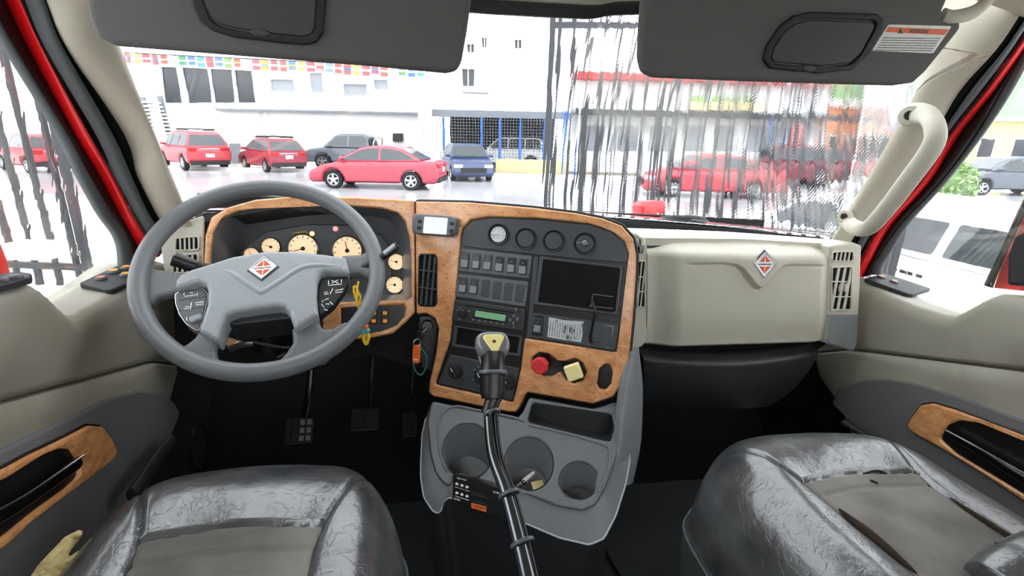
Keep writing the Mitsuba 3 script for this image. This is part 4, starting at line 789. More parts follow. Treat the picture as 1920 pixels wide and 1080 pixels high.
# ================================================================ sun visors
def visor(lab, pl, outline, fr_o, fr_i, tab):
    t = thing('sun_visor', lab, 'sun visor'); g = rnd(pl.poly(outline), .012)
    add(t + '__board', rbox(pl, g, -.022, 0, .010), 'visor', 50)
    a, b = rnd(pl.poly(fr_o), .008), rnd(pl.poly(fr_i), .008)
    add(t + '__mirror_frame', slab(pl, a.difference(b), -.002, .006, .003), 'rubber')
    k = add(t + '__mirror_cover', slab(pl, b.buffer(-.0025), -.002, .0045, .003), 'visor_dark')
    c = pl.uv([tab])[0]; add(k + '__finger_tab', slab(pl, affinity.scale(circ(.012, c), 1.2, .5), .003, .0075, .003), 'visor_dark')
    return t
PV = Pl(at_y(520, 100, .90), [0, -.985, -.17], [1, .0, 0])
v1 = visor('dark grey sun visor folded down over the driver side of the windscreen', PV, [(155, -60), (158, 0), (165, 40), (180, 70), (212, 86), (350, 97), (500, 109), (700, 125), (838, 138), (857, 133), (866, 117), (876, 60), (886, -10), (890, -60)],
           [(352, -60), (362, 8), (376, 40), (400, 58), (440, 70), (520, 80), (572, 85), (594, 80), (607, 62), (612, 0), (612, -60)], [(372, -60), (380, 6), (392, 32), (410, 48), (444, 57), (520, 68), (570, 73), (586, 69), (594, 56), (598, 0), (598, -60)], (490, 62))
PV2 = Pl(at_y(1500, 100, .84), [0, -.985, -.17], [1, .02, 0])
v2 = visor('dark grey sun visor with an orange and white warning sticker, passenger side', PV2, [(1212, -60), (1206, 0), (1202, 60), (1200, 110), (1206, 136), (1226, 146), (1400, 153), (1560, 158), (1680, 161), (1716, 156), (1738, 136), (1800, 60), (1808, 44), (1796, 35), (1774, 36), (1768, 24), (1776, 8), (1800, -60)],
           [(1428, 112), (1436, 84), (1460, 48), (1486, 29), (1518, 22), (1640, 26), (1654, 36), (1652, 56), (1625, 105), (1596, 130), (1530, 138), (1512, 134), (1490, 134), (1440, 128)], [(1440, 110), (1448, 86), (1468, 56), (1492, 40), (1520, 34), (1632, 38), (1641, 44), (1636, 58), (1614, 100), (1590, 121), (1530, 127), (1512, 124), (1490, 123), (1448, 119)], (1512, 128))
stk = add(v2 + '__warning_sticker', slab(PV2, rnd(PV2.poly([(1634, 95), (1664, 48), (1668, 46), (1784, 49), (1750, 99), (1746, 100)]), .002), -.001, .0008), 'white')
add(stk + '__orange_band', slab(PV2, PV2.poly([(1659, 60), (1665, 51), (1778, 55), (1770, 66)]), .0008, .0012), 'orange')
qa = PV2.uv([(1665, 57), (1770, 61)]); add(stk + '__lettering', letters(PV2, 'WARNING', .006, PV2.uv([(1722, 58.5)])[0], .0011, .0004, True, qa[1] - qa[0]), 'dark')
add(stk + '__warning_triangle', slab(PV2, PV2.poly([(1682, 62.5), (1687, 53.5), (1692, 62.8)]), .0011, .0016), 'dark')
for i in range(6): y = 70 + i*4.6; add(stk + '__print_line', slab(PV2, PV2.poly([(1655 - i*2.8, y), (1762 - i*3.0, y + 1.5), (1761 - i*3.0, y + 3), (1654 - i*2.8, y + 1.5)]), .0008, .0011), 'seal_grey')
add(v2 + '__pivot_clip', tube(spline([at_y(1768, 28, .83), at_y(1790, 32, .83), at_y(1830, 20, .84), at_y(1860, -10, .86)]), .012, 12, flat=.6), 'pillar_beige', 50)
# ================================================================ grab handle on the right pillar
gh = thing('grab_handle', 'beige grab handle screwed to the right windscreen pillar', 'grab handle')
hp = [at_x(a, b, x) for a, b, x in [(1702, 215, .85), (1722, 212, .838), (1742, 220, .825), (1753, 240, .80), (1748, 275, .785), (1700, 343, .775), (1652, 404, .78), (1626, 428, .795), (1602, 426, .82), (1584, 409, .845)]]
hs = spline(hp, 10); tt = np.linspace(0, 1, len(hs)); add(gh + '__bar', tube(hs, np.interp(tt, [0, .12, .25, .75, .9, 1], [.026, .026, .023, .021, .021, .019]), 18, up=[-.6, -.8, 0], flat=.62), 'beige', True)
for x, y, xx, r_ in ((1709, 217, .845, .022), (1586, 406, .845, .017)):
    o = at_x(x, y, xx); nn_ = EYE - o; nn_ /= np.linalg.norm(nn_); nn_ = nn_ + [-.3, 0, 0]; nn_ /= np.linalg.norm(nn_)
    o = o + nn_*.028; k = add(gh + '__mount', lathe(o - nn_*.02, nn_, [(r_*1.1, -.01), (r_*1.15, .012), (r_, .02), (r_*.55, .021), (r_*.5, .014), (0, .014)], 24), 'beige', 50)
    add(k + '__screw_hole', lathe(o - nn_*.02, nn_, [(0, .0148), (r_*.48, .0148), (r_*.48, .0145)], 20), 'black', 40)
# ================================================================ seats
def seat(name, lab, cx, yf, hw, zt, seams, tear=None, flip=1):
    t = thing(name, lab, 'seat'); NA, NB = 210, 180
    a = np.sin(np.linspace(-1, 1, NA)*math.pi/2*.995); a = a/abs(a[0]); b = 1 - (1 - np.linspace(0, 1, NB))**1.7
    A, Bb = np.meshgrid(a, b, indexing='ij'); yb = yf - .52
    front = yf - .115*np.abs(A)**2.6 ; W = hw*(1 + .04*np.clip(Bb, 0, 1) - .10*np.clip(Bb - .6, 0, 1)**1.5/.3)
    X = cx + W*A; Y = yb + (front - yb)*Bb
    fa = (1 - np.abs(A)**5.5)**.46; fb = (1 - Bb**13)**.42; f = fa*fb
    bol = .017*np.exp(-((np.abs(A) - .70)/.24)**2)*(1 - .6*sst(.75, 1, Bb)); cen = -.008*np.exp(-(A/.5)**4)*sst(.75, .5, Bb) + .016*np.exp(-((Bb - .78)/.2)**2)*np.exp(-(A/.75)**4)
    Z = .38 + (zt - .38 + bol + cen)*f - .0
    Z -= .010*sst(.55, 1, Bb)**2
    sA, sB1, sB2 = seams
    asm = sA + .34*sst(.45, 1.05, Bb)                                   # bolster seams splay towards the front
    Z -= .005*np.exp(-((np.abs(A) - asm)/.016)**2)*sst(1, .985, Bb)
    inside = np.abs(A) < asm
    for sb, dp in ((sB1, .006), (sB2, .004)): Z -= dp*np.exp(-((Bb - sb - .02*(1 - (A/sA)**2))/.008)**2)*inside
    Z += .004*(meshkit.fbm(np.stack([X*11, Y*11, X*0], -1), 3) - .5)*f
    P = np.stack([X, Y, Z], -1)
    v_, f_q = grid(P); fcA = (A[:-1, :-1] + A[1:, 1:])/2; fcB = (Bb[:-1, :-1] + Bb[1:, 1:])/2; fas = sA + .34*sst(.45, 1.05, fcB); line1 = sB1 + .02*(1 - (fcA/sA)**2)
    reg = np.where(np.abs(fcA) >= fas, np.where(fcA > 0, 2, 1), np.where(fcB < line1, 3, 0)).reshape(-1); reg = np.r_[reg, reg]
    m_ = trimesh.Trimesh(v_, f_q, process=False); n_all = m_.vertex_normals; n_all = np.where(n_all[:, 2:] < -.3, -n_all, n_all)
    for r_, nm, mm in ((0, 'front_panel', 'leather'), (1, 'side_bolster', 'leather'), (2, 'side_bolster', 'leather'), (3, 'centre_insert', 'cloth')):
        ff = f_q[reg == r_]; ids = np.unique(ff); mp = np.zeros(len(v_), int); mp[ids] = np.arange(len(ids)); add(t + '__' + nm, (v_[ids], mp[ff]), mm, True)
    # piping along the seams and the side boxing down to the seat base
    for sg in (-1, 1):
        bb_ = np.linspace(.02, .965, 60); aa = sg*(sA + .34*sst(.45, 1.05, bb_)); pts = []
        for a1, b1 in zip(aa, bb_):
            i = np.argmin(np.abs(a - a1)); j = np.argmin(np.abs(b - b1)); pts.append(P[i, j])
        pts = np.array(pts); pts[:, 0] = cx + np.interp(bb_, bb_, (hw*(1 + .04*bb_ - .10*np.clip(bb_ - .6, 0, 1)**1.5/.3))*aa); pts = resamp(pts, 60)
        add(t + '__piping', tube(spline(pts[::3], 4) + [0, 0, -.001], .0022, 6), 'rubber', True)
    edge = np.vstack([P[0, :], P[:, -1][1:-1], P[-1, ::-1]]); edge = resamp(edge, 120); c0 = np.array([cx, yb + .25, 0])
    d_ = edge - c0; d_[:, 2] = 0; d_ /= np.linalg.norm(d_, axis=1, keepdims=True)
    ztop = np.full(len(edge), .385); L = [np.c_[edge[:, :2], ztop + .01] - d_*.004, np.c_[edge[:, :2], ztop] + d_*.004, np.c_[edge[:, :2], ztop - .04] + d_*.004, np.c_[(edge - d_*.012)[:, :2], ztop - .15], np.c_[(edge - d_*.03)[:, :2], ztop*0 + .19]]
    add(t + '__side_boxing', grid(np.stack(L, 0)), 'leather_side', 50)
    add(t + '__welt', tube(spline((L[1] + d_*.002)[::4], 5), .003, 6), 'seal_grey', True)
    add(t + '__base', obox([cx, yb + .24, .10], [hw*.8, 0, 0], [0, .2, 0], [0, 0, .1]), 'matt_black')
    return t, P, a, b
s1, P1, a1_, b1_ = seat('driver_seat', 'worn black leather driver seat cushion with cracked bolsters and grey cloth centre', -.628, .895, .236, .568, (.46, .555, .47))
s2, P2, a2_, b2_ = seat('passenger_seat', 'worn black leather passenger seat cushion with torn grey cloth centre', .422, .892, .266, .572, (.44, .56, .49))
for sd, (A0, A1, B0, B1), r_ in ((0, (-.45, -.45, .16, .42), .010), (0, (.45, .45, .10, .42), .006)):
    bb_ = np.linspace(B0, B1, 16); pts = np.array([P2[np.argmin(np.abs(a2_ - (A0 + (A1 - A0)*k_))), np.argmin(np.abs(b2_ - q_))] for k_, q_ in zip(np.linspace(0, 1, 16), bb_)])
    add(s2 + '__split_seam', tube(spline(pts[::3] + [.006*np.sign(-A0), 0, .002]), r_*np.sin(np.linspace(.15, 2.9, len(spline(pts[::3])))), 8, flat=.35), 'foam_dark', True)
for q in ([(.10, .575), (.22, .58), (.28, .57)], [(.06, .535), (.09, .52)]):
    pts = np.array([P2[np.argmin(np.abs(a2_ - x)), np.argmin(np.abs(b2_ - y))] for x, y in q]); add(s2 + '__tear', tube(spline(pts + [0, 0, .001]), .003, 6, flat=.4), 'matt_black')
# lower end of the passenger backrest
add(s2 + '__rear_roll', tube(spline([[.40, .405, .56], [.46, .415, .585], [.56, .42, .595], [.68, .415, .60], [.80, .40, .59]], 8), [.02, .035] + [.05]*31, 18, [0, 0, 1], .75), 'leather', True); add(s2 + '__rear_roll_stitch', tube(spline([[.44, .452, .606], [.56, .462, .62], [.68, .456, .622]], 8), .002, 6), 'seal_grey', True)
# torn foam beside the driver's seat, belt stalk by the door
fo = thing('foam_scrap', 'torn scrap of yellow foam beside the driver seat by the door', 'foam')
fpts = [(60, 1078), (75, 1055), (104, 1025), (120, 1008), (148, 994), (155, 998), (150, 1012), (138, 1024), (128, 1040), (132, 1056), (150, 1036), (158, 1030), (157, 1042), (135, 1066), (110, 1090), (80, 1130), (20, 1130)]
PFo = Pl(at_x(110, 1040, -.865), [.55, -.45, .7]); m_ = rbox(PFo, rnd(PFo.poly(fpts), .003), -.03, .012, .010); tm = trimesh.Trimesh(*m_, process=True).subdivide_to_size(.008); vv = np.array(tm.vertices); vv += (meshkit.fbm(np.repeat(vv[:, :1], 3, 1)*0 + vv*60, 3) - .5)[:, None]*.010*PFo.n
scene[fo] = ply((vv, np.array(tm.faces)), 'foam', smooth=60)
bs = thing('seat_belt_stalk', 'worn dark lever between the driver seat and the left door', 'lever')
scene[bs] = ply(tube(spline([at_x(248, 930, -.90), at_x(268, 900, -.90), at_x(295, 860, -.905), at_x(322, 826, -.91)]), [.016]*25 if False else .017, 12, flat=.6), 'dark', smooth=True)
bs2 = thing('seat_lever', 'dark lever between the passenger seat and the right door', 'lever')
scene[bs2] = ply(tube(spline([at_x(1582, 792, .90), at_x(1605, 806, .90), at_x(1632, 822, .89)]), .013, 12, flat=.7), 'dark', smooth=True)
# ================================================================ wiper, bonnet edge and mirrors outside the glass
wp = thing('windscreen_wiper', 'black wiper lying along the foot of the windscreen, passenger side', 'wiper')
q = [at_y(a, b, y) for a, b, y in [(1180, 412, 1.63), (1300, 419, 1.60), (1400, 431, 1.55), (1458, 439, 1.51)]]; add(wp + '__blade', tube(spline(q), .006, 8), 'black', True)
q2 = [at_y(a, b, y) for a, b, y in [(1218, 414, 1.645), (1262, 408, 1.63), (1310, 411, 1.615), (1330, 419, 1.60)]]; add(wp + '__arm', tube(spline(q2), [.008]*4 + [.010]*8 + [.012]*8 + [.009]*5, 8), 'rubber', True); add(wp + '__clip', rbox(Pl(at_y(1310, 416, 1.60), [0, -.7, .7]), rect(.07, .016, .004), -.006, .008, .003), 'dark_steel')
cw = thing('cowl_panel', 'black cowl panel below the windscreen', 'cowl')
uu = np.linspace(-.95, .95, 60); cb = screen(uu, 0*uu); t = np.linspace(0, 1, 6)[None, :, None]
scene[cw] = ply(shell(cb[:, None] + np.array([0, .30, -.03])*t + np.array([0, .012, -.004]), np.array([0, 0, -.03])), 'dark', smooth=50)
fm = thing('hood_mirror', 'red painted bonnet mirror seen low through the windscreen', 'mirror')
PM = Pl(at_y(1222, 396, 2.4), [0, -1, .1]); add(fm + '__shell', rbox(PM, rnd(PM.poly([(1198, 385), (1205, 376), (1240, 374), (1250, 380), (1248, 392), (1234, 407), (1222, 413), (1199, 413)]), .012), -.10, .02, .03), 'red_paint', 50); add(fm + '__bracket', tube([PM.o + [0, .02, -.03], PM.o + [.05, .1, -.35]], .014, 10), 'black')
# ================================================================ outside, in the rain
mat('asphalt_wet', mikit.proc(lambda p, n, uv: mx(lin(130, 131, 134), lin(160, 160, 160), f_(p.x*.7, p.y*.7, 0, 4))), .14, spec=.7)
mat('concrete_wet', mikit.proc(lambda p, n, uv: mx(lin(176, 174, 168), lin(150, 148, 142), f_(p.x*.5, p.y*.5, 0, 4))), .3, spec=.5)
mat('gravel', mikit.proc(lambda p, n, uv: mx(lin(120, 112, 96), lin(86, 84, 74), f_(p.x*2, p.y*2, p.z*2, 4))), .7)
mat('white_wall', mikit.proc(lambda p, n, uv: mx(lin(236, 236, 234), lin(222, 223, 222), f_(p.x*.6, p.y*.6, p.z*.3, 4))), .8)
mat('pale_wall', (214, 214, 210), .8); mat('cream_wall', (206, 194, 150), .8); mat('orange_wall', (190, 124, 92), .7); mat('red_wall', (176, 66, 66), .6); mat('blue_metal', (60, 100, 170), .4)
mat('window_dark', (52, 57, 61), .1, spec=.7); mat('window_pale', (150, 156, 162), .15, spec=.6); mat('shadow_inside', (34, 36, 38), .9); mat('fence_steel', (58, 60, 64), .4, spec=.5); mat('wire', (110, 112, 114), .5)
mat('car_glass', (52, 58, 62), .06, spec=.8); mat('tyre', (20, 20, 22), .8); mat('rim', (190, 192, 196), .3, .8); mat('car_trim', (24, 24, 26), .5); mat('tail_red', (170, 20, 24), .2); mat('head_lamp', (220, 224, 228), .1)
mat('leaf', (118, 146, 100), .7); mat('leaf_pale', (142, 168, 112), .7); mat('hill', mikit.proc(lambda p, n, uv: mx(lin(130, 152, 128), lin(158, 176, 152), f_(p.x*.5, p.y*.5, p.z*.5, 4))), .9); mat('stair_white', (214, 214, 212), .7); mat('grey_wall', (120, 126, 132), .7)
for nm, c in dict(car_red=(176, 56, 66), car_crimson=(142, 34, 52), car_grey=(92, 98, 106), car_sedan=(172, 62, 78), car_blue=(50, 62, 98), car_white=(232, 234, 236), car_maroon=(112, 52, 60)).items(): mat(nm, c, .22, spec=.5, coat=.9)
def oc(m): return to_cab(m[0]), m[1]
def oadd(name, m, mt, smooth=32): return add(name, oc(m), mt, smooth)
def oput(k, m, mt, smooth=32): scene[k] = ply(oc(m), mt, smooth=smooth); return k
def wbox(x0, x1, y0, y1, z0, z1): return obox([(x0 + x1)/2, (y0 + y1)/2, (z0 + z1)/2], [(x1 - x0)/2, 0, 0], [0, (y1 - y0)/2, 0], [0, 0, (z1 - z0)/2])
gk = struct('ground', 'pale wet concrete forecourt')
scene[gk] = ply(oc(wbox(-70, 70, -12, 90, -.3, 0)), 'concrete_wet', smooth=False)
rk = struct('road', 'wet asphalt road reflecting the parked cars'); oput(rk, wbox(-70, 70, 14.6, 24.6, -.2, .012), 'asphalt_wet', False)
kb_ = struct('kerb', 'gravel verge along the far side of the road'); oput(kb_, wbox(-2.6, 30, 24.6, 27.5, -.2, .10), 'gravel', False); oadd(kb_ + '__edge', wbox(-60, 60, 24.55, 24.75, -.2, .13), 'pale_wall', False)
def opl(y): return lambda pts: Polygon([(q[0], q[2]) for q in (o_y(a, b, y) for a, b in pts)])
def wall_plane(y): return Pl([0, y, 0], [0, -1, 0], [1, 0, 0])
def oslab(pl, g, d0, d1, b=0.0): return slab(pl, g, d0, d1, b)
# ---- long white building on the left
Y1 = 29.5; f1 = wall_plane(Y1); o1 = opl(Y1)
b1 = thing('white_building', 'long white building across the road with a wide dark window band', 'building')
xl, xr = o_y(-260, 200, Y1)[0], o_y(792, 200, Y1)[0]
wins = [(o1([(300, 122), (332, 123), (344, 192), (308, 192)]), 'window_dark'), (o1([(340, 123), (390, 126), (400, 192), (352, 192)]), 'window_dark'), (o1([(392, 126), (436, 128), (443, 192), (402, 192)]), 'window_dark'), (o1([(438, 128), (472, 130), (481, 192), (445, 192)]), 'window_dark'),
        (o1([(505, 146), (551, 147), (554, 172), (508, 172)]), 'window_pale'), (o1([(579, 134), (604, 134), (608, 173), (584, 173)]), 'window_pale'), (o1([(642, 155), (689, 156), (690, 179), (644, 179)]), 'window_pale'), (o1([(700, 147), (727, 148), (729, 167), (702, 167)]), 'window_pale')]
g = sbox(xl, 0, xr, 9.0)
for w, _ in wins: g = g.difference(w)
oadd(b1 + '__facade', oslab(f1, g, -.35, 0), 'white_wall', False)
for w, m in wins:
    k = oadd(b1 + '__window', oslab(f1, w.buffer(.04).difference(w.buffer(-.03)), -.2, .03, .01), 'white', False); oadd(k + '__pane', oslab(f1, w.buffer(.02), -.16, -.12), m, False)
oadd(b1 + '__roof_slab', wbox(xl - .3, xr, Y1 - .6, Y1 + 10, 9.0, 9.4), 'pale_wall', False)
pa, pb = o_y(405, 203, Y1 - .3), o_y(790, 214, Y1 - .3); oadd(b1 + '__ledge', wbox(pa[0], pb[0], Y1 - .35, Y1, pa[2] - .06, pa[2] + .05), 'grey_wall', False)
for x in (484, 497): q = o_y(x, 200, Y1 - .1); oadd(b1 + '__downpipe', tube([[q[0], Y1 - .1, .2], [q[0], Y1 - .1, 8.8]], .06, 10), 'pale_wall')
q = o1([(431, 268), (453, 268), (453, 306), (432, 306)]); oadd(b1 + '__grey_door', oslab(f1, q, 0, .05), 'grey_wall', False)
q = o1([(738, 249), (756, 249), (756, 264), (738, 264)]); oadd(b1 + '__vent_box', oslab(f1, q, 0, .2, .02), 'car_trim', False)
t = thing('outside_stair', 'white outside stair climbing beside the white building, left of the red cars', 'stair')
for i in range(9):
    a = o_y(270 + i*3.0, 190 + i*7.2, Y1 - 1.6); oadd(t + '__tread', wbox(a[0] - .5, a[0] + .55, Y1 - 2.1, Y1 - 1.0, a[2] - .05, a[2] + .05), 'stair_white', False)
a, b_ = o_y(300, 178, Y1 - 1.0), o_y(318, 252, Y1 - 1.0); oadd(t + '__stringer', obox((a + b_)/2, [.12, 0, 0], [0, .05, 0], (b_ - a)/2), 'grey_wall', False); a, b_ = o_y(268, 180, Y1 - 1.0), o_y(286, 252, Y1 - 1.0); oadd(t + '__stringer', obox((a + b_)/2, [.12, 0, 0], [0, .05, 0], (b_ - a)/2), 'grey_wall', False)
# ---- bunting
cols = [(220, 70, 60), (235, 200, 60), (220, 60, 70), (200, 60, 70), (214, 60, 40), (210, 210, 210), (40, 140, 80), (40, 100, 180), (60, 160, 190), (200, 50, 60), (60, 120, 200), (120, 170, 60), (210, 60, 70), (190, 210, 220), (220, 70, 80), (230, 170, 50), (210, 70, 80), (225, 80, 70), (90, 140, 210), (190, 200, 60), (220, 60, 70), (220, 150, 150), (120, 160, 210), (210, 60, 60)]
for i, c in enumerate(cols): mat(f'flag_{i:02d}', tuple(int(.55*q + .45*150) for q in c), .8)
fs = thing('flag_string', 'string of small coloured flags hanging across the white building', 'bunting')
Yf = 19.0; fx = np.linspace(232, 800, 34); fy = 96 + (fx - 225)*.052
oadd(fs + '__cord', tube(spline([o_y(a, b, Yf) for a, b in zip(fx, fy)], 4), .012, 6), 'car_trim')
for i, (x, y) in enumerate(zip(fx[:-1] + 6, fy[:-1] + 1)):
    pl = Pl(o_y(x, y, Yf), [random.uniform(-.3, .3), -1, 0]); ln = random.uniform(.26, .34); u, v = np.meshgrid(np.linspace(-.12, .12, 6), np.linspace(0, -ln, 6), indexing='ij'); uv = np.stack([u, v], -1).reshape(-1, 2)
    P = pl.at(uv, .03*np.sin(uv[:, 0]*22 + i)*(uv[:, 1]/-ln)).reshape(6, 6, 3)
    k = oadd(fs + '__flag', shell(P, np.array([0, .006, 0])), f'flag_{i % len(cols):02d}'); oadd(k + '__band', shell(P[:, 2:4]*1.0 + np.array([0, -.006, 0]), np.array([0, -.004, 0])), ('white', f'flag_{(i + 7) % len(cols):02d}')[i % 3 == 0])
# ---- white tower block with the open car port below
Y2 = 26.0; f2 = wall_plane(Y2); o2 = opl(Y2)
b2 = thing('white_tower', 'tall white building with tiny windows above an open car port', 'building')
xl, xr = o_y(806, 200, Y2)[0], o_y(1070, 200, Y2)[0]; zb = o_y(900, 206, Y2)[2]
wins = [o2(q) for q in ([(904, 70), (912, 70), (912, 88), (905, 88)], [(965, 74), (977, 74), (978, 90), (966, 90)], [(866, 128), (889, 129), (889, 160), (868, 160)], [(876, 82), (889, 82), (889, 97), (877, 97)])]
g = sbox(xl, zb, xr, 13.0)
for w in wins: g = g.difference(w)
oadd(b2 + '__facade', oslab(f2, g, -.4, 0), 'white_wall', False)
for w in wins:
    k = oadd(b2 + '__window', oslab(f2, w.buffer(.04).difference(w), -.1, .03), 'pale_wall', False); oadd(k + '__pane', oslab(f2, w.buffer(.03), -.25, -.2), 'window_dark', False)
    x0, y0, x1, y1 = w.bounds; oadd(k + '__glazing_bar', oslab(f2, sbox((x0 + x1)/2 - .03, y0, (x0 + x1)/2 + .03, y1), -.2, -.1), 'pale_wall', False)
oadd(b2 + '__soffit', wbox(xl, xr, Y2, Y2 + 8, zb - .02, zb + .2), 'pale_wall', False)
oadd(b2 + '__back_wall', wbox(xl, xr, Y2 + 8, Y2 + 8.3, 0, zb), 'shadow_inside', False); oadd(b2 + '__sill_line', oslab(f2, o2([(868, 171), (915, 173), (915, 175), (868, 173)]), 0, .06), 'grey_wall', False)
oadd(b2 + '__lintel', wbox(xl, xr, Y2 - .05, Y2 + .3, zb - .32, zb), 'grey_wall', False)
for x in (790, 806): q = o_y(x, 250, Y2 - .4); oadd(b2 + '__column', rbox(Pl([q[0], Y2 - .4, 3], [0, -1, 0], [1, 0, 0]), rect(.22, 6.4, .03), -.11, .11, .02), 'pale_wall')
mf = thing('mesh_fence', 'blue framed wire mesh fence closing the car port', 'fence')
Yw = Y2 - .6; z0 = .45
for x, m in ((832, 'blue_metal'), (903, 'blue_metal'), (937, 'blue_metal'), (975, 'blue_metal'), (1022, 'blue_metal'), (1066, 'blue_metal')): q = o_y(x, 260, Yw); oadd(mf + '__post', tube([[q[0], Yw, 0], [q[0], Yw, zb - .35]], .06, 10), m)
xa, xb_ = o_y(826, 260, Yw)[0], o_y(1066, 260, Yw)[0]; ws = []
for x in np.arange(xa, xb_, .14): ws.append(tube([[x, Yw, z0], [x, Yw, zb - .35]], .011, 4))
for z in np.arange(z0, zb - .35, .14): ws.append(tube([[xa, Yw, z], [xb_, Yw, z]], .011, 4))
k = oadd(mf + '__wire_mesh', join(*ws), 'wire', False); labels[k] = {'label': 'welded wire mesh', 'kind': 'stuff'}
oadd(mf + '__low_wall', wbox(o_y(930, 300, Yw)[0], xb_, Yw - .1, Yw + .1, 0, .75), 'cream_wall', False)
# ---- row of shops behind the steel fence
Y3 = 29.0; f3 = wall_plane(Y3); o3 = opl(Y3)
b3 = thing('shop_row', 'low white shops with a red roof edge behind the steel fence', 'building')
xl, xr = o_y(1075, 200, Y3)[0], o_y(1545, 200, Y3)[0]; zr = o_y(1200, 152, Y3)[2]
wn = [o3([(x, 232), (x + 46, 232), (x + 46, 285), (x, 285)]) for x in range(1090, 1500, 62)]; g = sbox(xl, 0, xr, zr)
for w in wn: g = g.difference(w)
oadd(b3 + '__facade', oslab(f3, g, -.3, 0), 'white_wall', False)
for w in wn: k = oadd(b3 + '__window', oslab(f3, w.difference(w.buffer(-.08)), -.1, .03), 'pale_wall', False); oadd(k + '__pane', oslab(f3, w.buffer(.02), -.18, -.14), 'window_pale', False)
oadd(b3 + '__roof_edge', wbox(xl, xr, Y3 - .8, Y3 + 8, zr, zr + .35), 'red_wall', False); za = o_y(1300, 214, Y3)[2]; oadd(b3 + '__awning', wbox(xl, xr + 3, Y3 - 1.6, Y3, za - .12, za + .12), 'fence_steel', False)
for x in (1300, 1332, 1364, 1396): a, b_ = o_y(x, 190, Y3 - .3), o_y(x + 24, 206, Y3 - .3); k = oadd(b3 + '__planter', wbox(a[0], b_[0], Y3 - .5, Y3 - .05, b_[2], a[2]), 'cream_wall', False); oadd(k + '__plants', ball([(a[0] + b_[0])/2, Y3 - .3, a[2] + .1], [.32, .2, .25], 8), 'leaf_pale')
for i, (x0, x1, yt, yb, m, yy, lab) in enumerate(((1556, 1650, 196, 320, 'orange_wall', 33, 'orange shop building far behind the steel fence'), (1655, 1760, 232, 330, 'red_wall', 36, 'red shop building far off at the right'), (1765, 1990, 225, 330, 'cream_wall', 40, 'cream shop building seen through the right door window'))):
    t = thing('shop', lab, 'building'); a, b_ = o_y(x0, yt, yy), o_y(x1, yb, yy); oadd(t + '__walls', wbox(a[0], b_[0], yy, yy + 6, 0, a[2]), m, False); oadd(t + '__roof_band', wbox(a[0] - .2, b_[0] + .2, yy - .4, yy + 6, a[2], a[2] + .3), 'blue_metal' if i == 1 else 'white', False)
    n = max(2, int((b_[0] - a[0])/2.2))
    for j in range(n): x = a[0] + (j + .5)*(b_[0] - a[0])/n; k = oadd(t + '__window', wbox(x - .6, x + .6, yy - .05, yy + .02, .9, 2.4), 'white', False); oadd(k + '__pane', wbox(x - .52, x + .52, yy - .07, yy - .04, .98, 2.32), 'window_dark', False)
for x, yt, yb, m, lab in ((1062, 212, 318, 'blue_metal', 'blue steel post at the left end of the shops'), (1500, 236, 320, 'red_wall', 'slanting red sign post behind the fence'), (1455, 228, 300, 'blue_metal', 'blue sign post in front of the shops')):
    t = thing('sign_post', lab, 'post'); a, b_ = o_y(x, yt, 24.9), o_y(x - (14 if m == 'red_wall' else 2), yb, 24.9); b_[2] = 0; oadd(t + '__pole', tube([b_, a], .12, 12), m); oadd(t + '__cap', ball(a, .14, 8), m)
hl_ = thing('green_hill', 'hazy green wooded hill far off at the right', 'hill')
u, v = np.meshgrid(np.linspace(10, 120, 60), np.linspace(0, 1, 16), indexing='ij'); hh = 26*np.exp(-((u - 92)/36)**2) + 4 + 5*meshkit.fbm(np.stack([u*.08, u*0, u*0], -1), 3)
oput(hl_, grid(np.stack([u, 82 + 20*v, hh*np.sin(v*math.pi/2) - 1], -1)), 'hill', 60)
def leaves(k, c, r, n, m):
    p = rng.normal(size=(n, 3)); p /= np.linalg.norm(p, axis=1, keepdims=True); p = np.asarray(c) + p*np.asarray(r)*rng.uniform(.75, 1.05, (n, 1))
    d1 = rng.normal(size=(n, 3)); d1 /= np.linalg.norm(d1, axis=1, keepdims=True); d2 = np.cross(d1, rng.normal(size=(n, 3))); d2 /= np.linalg.norm(d2, axis=1, keepdims=True); s_ = .12
    v = np.stack([p - d1*s_, p + d2*s_*.5, p + d1*s_, p - d2*s_*.5], 1).reshape(-1, 3); i = np.arange(n)*4; oadd(k + '__leaves', (v, np.vstack([np.stack([i, i + 1, i + 2], 1), np.stack([i, i + 2, i + 3], 1)])), m, False)
for a, b, y, r, lab in ((1560, 190, 48, 3.2, 'hazy green tree behind the orange shop'), (1775, 345, 17, .8, 'round green bush seen through the right door window')):
    t = thing('tree' if r > 1 else 'bush', lab, 'tree' if r > 1 else 'bush'); c = o_y(a, b, y); oadd(t + '__crown', ball(c, [r*.86, r*.86, r*.8], 10), 'leaf'); leaves(t, c, [r, r, r*.9], 900, 'leaf_pale'); oadd(t + '__trunk', tube([[c[0], c[1], -.1], [c[0], c[1], c[2] - r*.5]], r*.08, 8), 'gravel')
